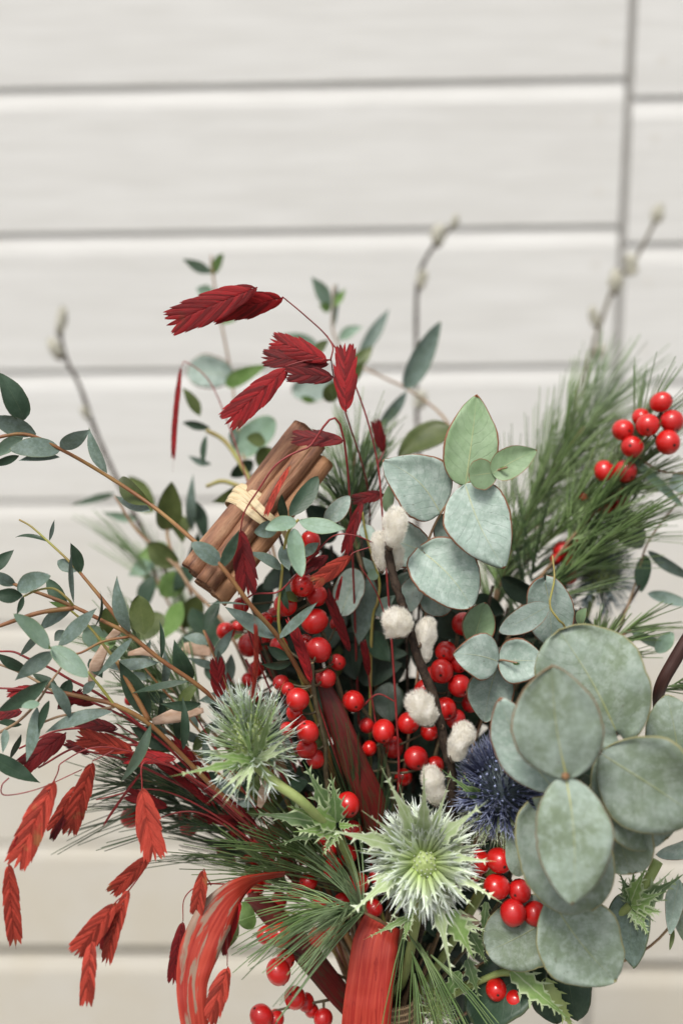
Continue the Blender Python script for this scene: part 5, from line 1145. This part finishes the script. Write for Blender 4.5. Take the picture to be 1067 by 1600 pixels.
pine('pine tuft hanging beneath the white thistle beside the burlap', [(640, 1472, 37.4), (632, 1440, 37.6), (622, 1475, 38.4)],
  [([(650, 1540, 37.0), (640, 1470, 37.2), (634, 1445, 37.4)], 5, 150, 0.55, 'needle', dict(grav=0.3)), ([(690, 1510, 37.4), (650, 1470, 37.5)], 4, 150, 0.6, 'needle', dict(grav=0.3))], r=3)
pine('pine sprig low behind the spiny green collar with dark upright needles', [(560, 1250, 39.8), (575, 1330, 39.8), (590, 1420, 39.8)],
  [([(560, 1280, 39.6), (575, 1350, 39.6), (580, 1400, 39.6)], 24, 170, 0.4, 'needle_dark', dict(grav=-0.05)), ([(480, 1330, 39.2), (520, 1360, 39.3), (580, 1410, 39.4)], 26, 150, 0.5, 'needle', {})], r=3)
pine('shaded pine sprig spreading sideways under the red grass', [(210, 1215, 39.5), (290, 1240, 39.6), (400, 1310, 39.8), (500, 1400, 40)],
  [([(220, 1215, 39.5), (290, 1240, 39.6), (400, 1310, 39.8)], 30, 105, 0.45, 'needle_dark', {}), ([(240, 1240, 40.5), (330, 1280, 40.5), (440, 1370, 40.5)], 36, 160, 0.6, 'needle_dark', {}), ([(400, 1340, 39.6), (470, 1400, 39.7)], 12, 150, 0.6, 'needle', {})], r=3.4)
pine('pale pine sprig behind the narrow eucalyptus beside the wood shavings', [(200, 1010, 41), (250, 1060, 41), (310, 1120, 40.8), (400, 1230, 40.6)],
  [([(215, 1030, 41), (260, 1070, 41), (320, 1130, 40.8)], 40, 120, 0.7, 'needle_pale', {}), ([(230, 1120, 39.6), (300, 1170, 39.6)], 16, 110, 0.8, 'needle_pale', {})], r=3.2)
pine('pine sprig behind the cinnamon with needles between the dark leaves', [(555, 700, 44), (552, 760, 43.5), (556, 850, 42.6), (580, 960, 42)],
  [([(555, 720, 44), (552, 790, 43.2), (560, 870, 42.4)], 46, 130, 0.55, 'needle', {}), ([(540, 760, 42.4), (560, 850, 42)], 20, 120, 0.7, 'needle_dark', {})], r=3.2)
pine('blurred pine sprig standing behind the lower left end of the cinnamon', [(225, 860, 49), (262, 940, 48), (310, 1020, 46), (420, 1160, 43)],
  [([(225, 870, 49), (262, 940, 48), (310, 1020, 46)], 16, 130, 0.5, 'needle_pale', {})], r=3.2)
pine('pine sprig sticking out under the large grey leaves towards the boards', [(985, 985, 40.5), (950, 1010, 40.3), (890, 1080, 40.3), (800, 1200, 40.4)],
  [([(985, 980, 40.5), (940, 1020, 40.3), (900, 1070, 40.3)], 22, 90, 0.6, 'needle', {}), ([(1068, 1065, 39), (1020, 1080, 39)], 7, 90, 0.6, 'needle', {})], r=3)

# ------------------------------------------------------------------ sea holly
def sea_holly(label, stem, group='sea holly thistles', r=5.0, mat='stem_holly'):
    base = tie(); o = thing('sea_holly', label, 'thistle', base, group)
    pts = [P(*q) for q in stem] + [P(*stem[-1]).lerp(base, 0.5) + FWD * 0.008, base]
    mb = MB(); tube(mb, catmull(pts, 8), M(r * 1.15, stem[0][2]), M(r * 0.8, stem[0][2]), 10); mb.build('stem', MT[mat], o, pts[-1]); return o
h = sea_holly('green spiky thistle turned away on a thick pale stalk', [(398, 1194, 35.8), (430, 1223, 35.5), (468, 1250, 35.4), (497, 1278, 36.0), (535, 1322, 37.6)], r=7.5)
hb = P(396, 1192, 36.2); hx = CV(-0.16, -1.0, -0.18)
holly_head(h, hb, hx, M(25, 36), M(84, 36), 250, M(76, 36), 's_green', 'core_green', 'floret_pale', 0.00036, (0.12, 's_green'), up=0.8)
for (tx, ty, td, wd, mt_, ro) in ((322, 1180, 35.2, 20, 'h_green', 0.3), (275, 1212, 35.3, 20, 'h_green', 0.2), (394, 1120, 34.6, 13, 'h_green', 0.6), (428, 1085, 35.3, 18, 'h_green', 0.5), (384, 1252, 35.2, 9, 'h_pale', 0.2), (350, 1258, 35.2, 9, 'h_pale', 0), (328, 1252, 35.4, 8, 'h_pale', 0), (455, 1145, 36, 13, 'h_pale', 0.4), (462, 1165, 36, 12, 'h_pale', 0.2), (352, 1068, 36.8, 12, 'h_green', 0.3), (440, 1075, 37, 12, 'h_green', 0.2)):
    spiny(h, P(396, 1190, 35.1), P(tx, ty, td - 1.4), M(wd, 36), mt_, 5, ro, 0.06)
for (bx_, by_, tx, ty, td, wd, mt_, ro) in ((520, 1290, 396, 1272, 36.6, 36, 'h_deep', 0.2), (524, 1280, 478, 1198, 36.6, 38, 'h_deep', -0.1), (524, 1286, 518, 1215, 36.4, 34, 'h_deep', 0.3), (525, 1286, 455, 1262, 35.6, 44, 'h_green', 0.1), (525, 1298, 464, 1300, 35.8, 36, 'h_green', 0.2), (525, 1300, 505, 1335, 35.9, 22, 'h_green', 0), (522, 1295, 440, 1320, 37, 26, 'h_deep', 0.3), (530, 1290, 560, 1290, 36.2, 14, 'h_green', 0.2)):
    spiny(h, P(bx_, by_, 36.6), P(tx, ty, td), M(wd, 36.5), mt_, 5, ro, 0.08, 'leaf')
h = sea_holly('white silvery thistle flower facing the lens at the front of the bouquet', [(662, 1345, 36.4), (660, 1380, 37), (650, 1440, 37.8), (630, 1530, 39)], r=8)
hb = P(660, 1342, 36.9); hx = CV(-0.02, -0.22, -1.0)
holly_head(h, hb, hx, M(27, 36), M(62, 36), 270, M(80, 36), 's_white', 'core_green', 'floret_pale', 0.0009, up=0.2, tipfree=0.13)
for (tx, ty, td, wd) in ((600, 1208, 35.0, 26), (662, 1206, 35.0, 22), (754, 1258, 34.6, 26), (766, 1346, 35.0, 20), (775, 1406, 35.2, 26), (738, 1416, 35.2, 18), (548, 1428, 35.0, 30), (513, 1298, 35.2, 30), (610, 1440, 35.4, 14), (705, 1525, 35.4, 26), (642, 1448, 35.6, 14), (572, 1272, 35.3, 16), (560, 1330, 35.6, 13), (568, 1382, 35.7, 14), (735, 1290, 35.4, 14), (750, 1375, 35.6, 13), (625, 1232, 35.4, 14), (700, 1226, 35.5, 15), (686, 1440, 35.6, 16), (580, 1298, 35.8, 12), (755, 1320, 35.8, 12), (590, 1415, 35.8, 13)):
    spiny(h, P(660 + (tx - 660) * 0.16, 1334 + (ty - 1334) * 0.16, 36.2), P(tx, ty, td - 0.4), M(wd * 1.2, 35.5), 'h_pale', 5, rnd(-0.3, 0.3), 0.06)
for (bx_, by_, tx, ty, bd, td, wd, mt_) in ((700, 1425, 738, 1495, 36, 35.8, 44, 'h_green'), (710, 1435, 756, 1455, 36.2, 36, 22, 'h_pale'), (645, 1430, 574, 1466, 36.2, 36, 14, 'h_green'), (640, 1430, 632, 1470, 36.2, 36, 18, 'h_green'), (735, 1460, 760, 1505, 36.8, 36.8, 26, 'h_deep'), (760, 1410, 752, 1470, 37.4, 37.2, 16, 'h_deep'), (730, 1500, 748, 1560, 37.4, 37.2, 24, 'h_deep')):
    spiny(h, P(bx_, by_, bd), P(tx, ty, td), M(wd, 36), mt_, 5, rnd(-0.2, 0.3), 0.08, 'leaf')
h = sea_holly('blue purple thistle half hidden by the large grey leaves', [(790, 1262, 37.6), (788, 1300, 37.8), (760, 1380, 38.4), (690, 1500, 39.2)], r=7)
hb = P(776, 1262, 37.9); hx = CV(0.14, -0.84, -0.55)
holly_head(h, hb, hx, M(44, 37), M(104, 37), 680, M(54, 37), 's_blue', 'core_blue', 'floret_blue', 0.00038, (0.17, 's_bluegreen'), up=0.5, tipfree=0.07)
for (bx_, by_, tx, ty, bd, td, wd, mt_) in ((768, 1262, 694, 1206, 37.2, 36.5, 26, 'h_deep'), (768, 1258, 720, 1208, 37.2, 36.7, 14, 'h_green'), (775, 1270, 748, 1318, 37.0, 36.5, 10, 'h_pale'), (780, 1270, 772, 1322, 37.0, 36.4, 10, 'h_pale'), (788, 1270, 790, 1325, 37.0, 36.4, 10, 'h_pale'), (770, 1268, 726, 1290, 37.1, 36.6, 10, 'h_pale'), (795, 1268, 815, 1308, 37.0, 36.6, 10, 'h_pale'), (785, 1272, 757, 1305, 36.9, 36.3, 8, 'h_pale'), (790, 1272, 782, 1312, 36.8, 36.3, 8, 'h_pale')):
    spiny(h, P(bx_, by_, bd), P(tx, ty, td), M(wd, 37), mt_, 5, rnd(-0.2, 0.3), 0.08)
for i in range(16):
    g_ = RAD(-55 + i * 7.5 + rnd(-4, 4)); l_ = rnd(42, 62)
    spiny(h, P(778 + rnd(-8, 8), 1270, 37.0), P(780 + math.sin(g_) * l_, 1270 + math.cos(g_) * l_, rnd(36.0, 36.6)), M(rnd(6, 9), 37), 'h_pale', 4, rnd(-0.4, 0.4), 0.08)
h = sea_holly('leafy thistle stalk with spiny green leaves at the edge under the grey leaves', [(1028, 1346, 36.4), (1010, 1380, 36.4), (985, 1415, 36.6), (940, 1445, 37.4), (860, 1500, 38.6)], r=7)
for (bx_, by_, tx, ty, td, wd, mt_, ro) in ((985, 1418, 1066, 1368, 36.2, 38, 'h_deep', 0.2), (985, 1415, 1036, 1395, 36.0, 32, 'h_green', 0), (985, 1412, 1010, 1355, 36.0, 30, 'h_green', -0.2), (985, 1410, 968, 1365, 36.6, 24, 'h_deep', 0.2), (988, 1420, 1030, 1425, 35.9, 30, 'h_green', 0.2), (990, 1420, 1012, 1460, 35.9, 24, 'h_green', 0), (988, 1422, 996, 1455, 36, 14, 'h_green', 0), (990, 1420, 1022, 1440, 36.1, 16, 'h_deep', 0), (984, 1412, 990, 1350, 36.4, 16, 'h_deep', 0.3), (990, 1410, 1048, 1362, 36.6, 16, 'h_pale', 0.3)):
    spiny(h, P(bx_, by_, 36.4), P(tx, ty, td), M(wd, 36.5), mt_, 5, ro, 0.08, 'leaf')
h = sea_holly('low spiny green thistle leaf pointing down below the grey leaves', [(800, 1520, 37), (770, 1525, 37.4), (700, 1560, 38.6)], r=5)
for (bx_, by_, tx, ty, td, wd, mt_, ro) in ((800, 1516, 888, 1592, 36.3, 40, 'h_green', 0.1), (850, 1530, 905, 1625, 36.6, 26, 'stem_holly', 0.0), (720, 1520, 690, 1570, 37.6, 24, 'h_deep', 0.2)):
    spiny(h, P(bx_, by_, 36.9), P(tx, ty, td), M(wd, 36.6), mt_, 6, ro, 0.1, 'leaf')

h = sea_holly('small pale thistle bud low beside the burlap', [(684, 1590, 38.6), (680, 1640, 39.2)], r=4)
holly_head(h, P(684, 1592, 38.6), CV(-0.1, -1, -0.2), M(15, 38), M(52, 38), 90, M(24, 38), 's_white', 'core_green', 'floret_pale', 0.0004, up=0.7)
h = sea_holly('grey blue thistle out of focus beyond the pine needles', [(925, 930, 44.5), (900, 1000, 44), (800, 1200, 42)], r=5)
holly_head(h, P(928, 922, 44.5), CV(0.25, -0.9, -0.3), M(26, 44), M(60, 44), 320, M(50, 44), 's_grey', 'core_green', 'floret_pale', 0.00042, up=0.4)
# ------------------------------------------------------------------ ribbons of dyed veneer, wood shavings
def ribbon(label, path, widths, mat, group='dyed wood ribbons', twist=None, curlw=0.03, name='ribbon', cat='ribbon'):
    o = thing(name, label, cat, P(*path[0]), group)
    strip('band', o, [P(*q) for q in path], [M(x, path[0][2]) for x in widths], mat, None, 0.0004, P(*path[0]), 10, twist, curlw); return o
ribbon('worn red veneer ribbon curling down with grey rubbed patches', [(446, 1366, 38.8), (402, 1374, 37.8), (366, 1396, 36.8), (334, 1436, 36.2), (311, 1488, 35.8), (300, 1540, 35.5), (304, 1600, 35.2), (314, 1650, 35.1)], [10, 16, 38, 58, 58, 44, 38, 44], 'ribbon_worn', twist=[0.9, 0.7, 0.35, 0.15, 0.05, 0.0, 0.25, 0.3], curlw=0.02)
ribbon('broad bright red ribbon hanging straight down over the burlap', [(598, 1440, 38.2), (586, 1478, 37.6), (578, 1540, 37.2), (572, 1600, 37.0), (570, 1665, 37.0)], [60, 70, 72, 74, 74], 'ribbon', twist=[0.2, 0.1, 0.1, 0.05, 0.05], curlw=0.0)
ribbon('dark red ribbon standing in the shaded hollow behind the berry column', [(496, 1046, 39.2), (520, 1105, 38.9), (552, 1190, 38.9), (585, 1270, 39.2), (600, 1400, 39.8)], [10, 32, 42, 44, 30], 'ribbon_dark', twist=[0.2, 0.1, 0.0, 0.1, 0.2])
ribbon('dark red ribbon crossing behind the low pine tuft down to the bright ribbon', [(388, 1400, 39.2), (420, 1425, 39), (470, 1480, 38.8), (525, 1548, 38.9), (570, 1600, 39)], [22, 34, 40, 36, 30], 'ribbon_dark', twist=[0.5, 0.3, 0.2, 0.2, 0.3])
ribbon('dark brown red twig of bark slanting in at the edge of the picture', [(1090, 970, 37.5), (1055, 1030, 37.6), (1030, 1080, 37.9), (1020, 1150, 39.4), (940, 1330, 40)], [16, 19, 18, 14, 12], 'bark_strip', curlw=0.3)
def shaving(label, path, widths, cat='wood shaving', mat='shaving'):
    o = thing('wood_shaving', label, cat, P(*path[0]), 'pale copper wood shavings')
    strip('curl', o, [P(*q) for q in path], [M(x, path[0][2]) for x in widths], mat, None, 0.0003, P(*path[0]), 8, [0.3, -0.2, 0.4], 0.05)
shaving('upright pale copper shaving between the narrow eucalyptus leaves', [(140, 1066, 38), (150, 1040, 37.8), (165, 1008, 38)], [6, 20, 14])
shaving('thin copper shaving above the red grass beside the brown stem', [(166, 1000, 38.6), (182, 988, 38.4), (192, 976, 38.6)], [6, 14, 6])
shaving('flat pale shaving lying beside the green thistle', [(238, 1128, 38.4), (276, 1118, 38.2), (318, 1110, 38.6)], [10, 24, 8])
shaving('rounded pale shaving above the narrow leaves below the cinnamon', [(285, 1012, 42), (306, 1014, 41.8), (330, 1020, 42)], [14, 24, 12])
shaving('short shaving curl under the brown eucalyptus stem', [(200, 1022, 39), (226, 1018, 38.8), (246, 1026, 39)], [6, 14, 8])
shaving('brown shaving tucked beneath the green thistle stalk', [(405, 1262, 37.4), (412, 1240, 37.2), (420, 1215, 37.4)], [8, 18, 10], mat='shaving')
shaving('frayed shaving under the green thistle spines', [(372, 1222, 37.8), (382, 1205, 37.7), (394, 1195, 37.9)], [6, 14, 10])
shaving('tan bark chip behind the spiny leaf below the white thistle', [(702, 1430, 37.6), (728, 1436, 37.4), (748, 1446, 37.6)], [8, 16, 12])
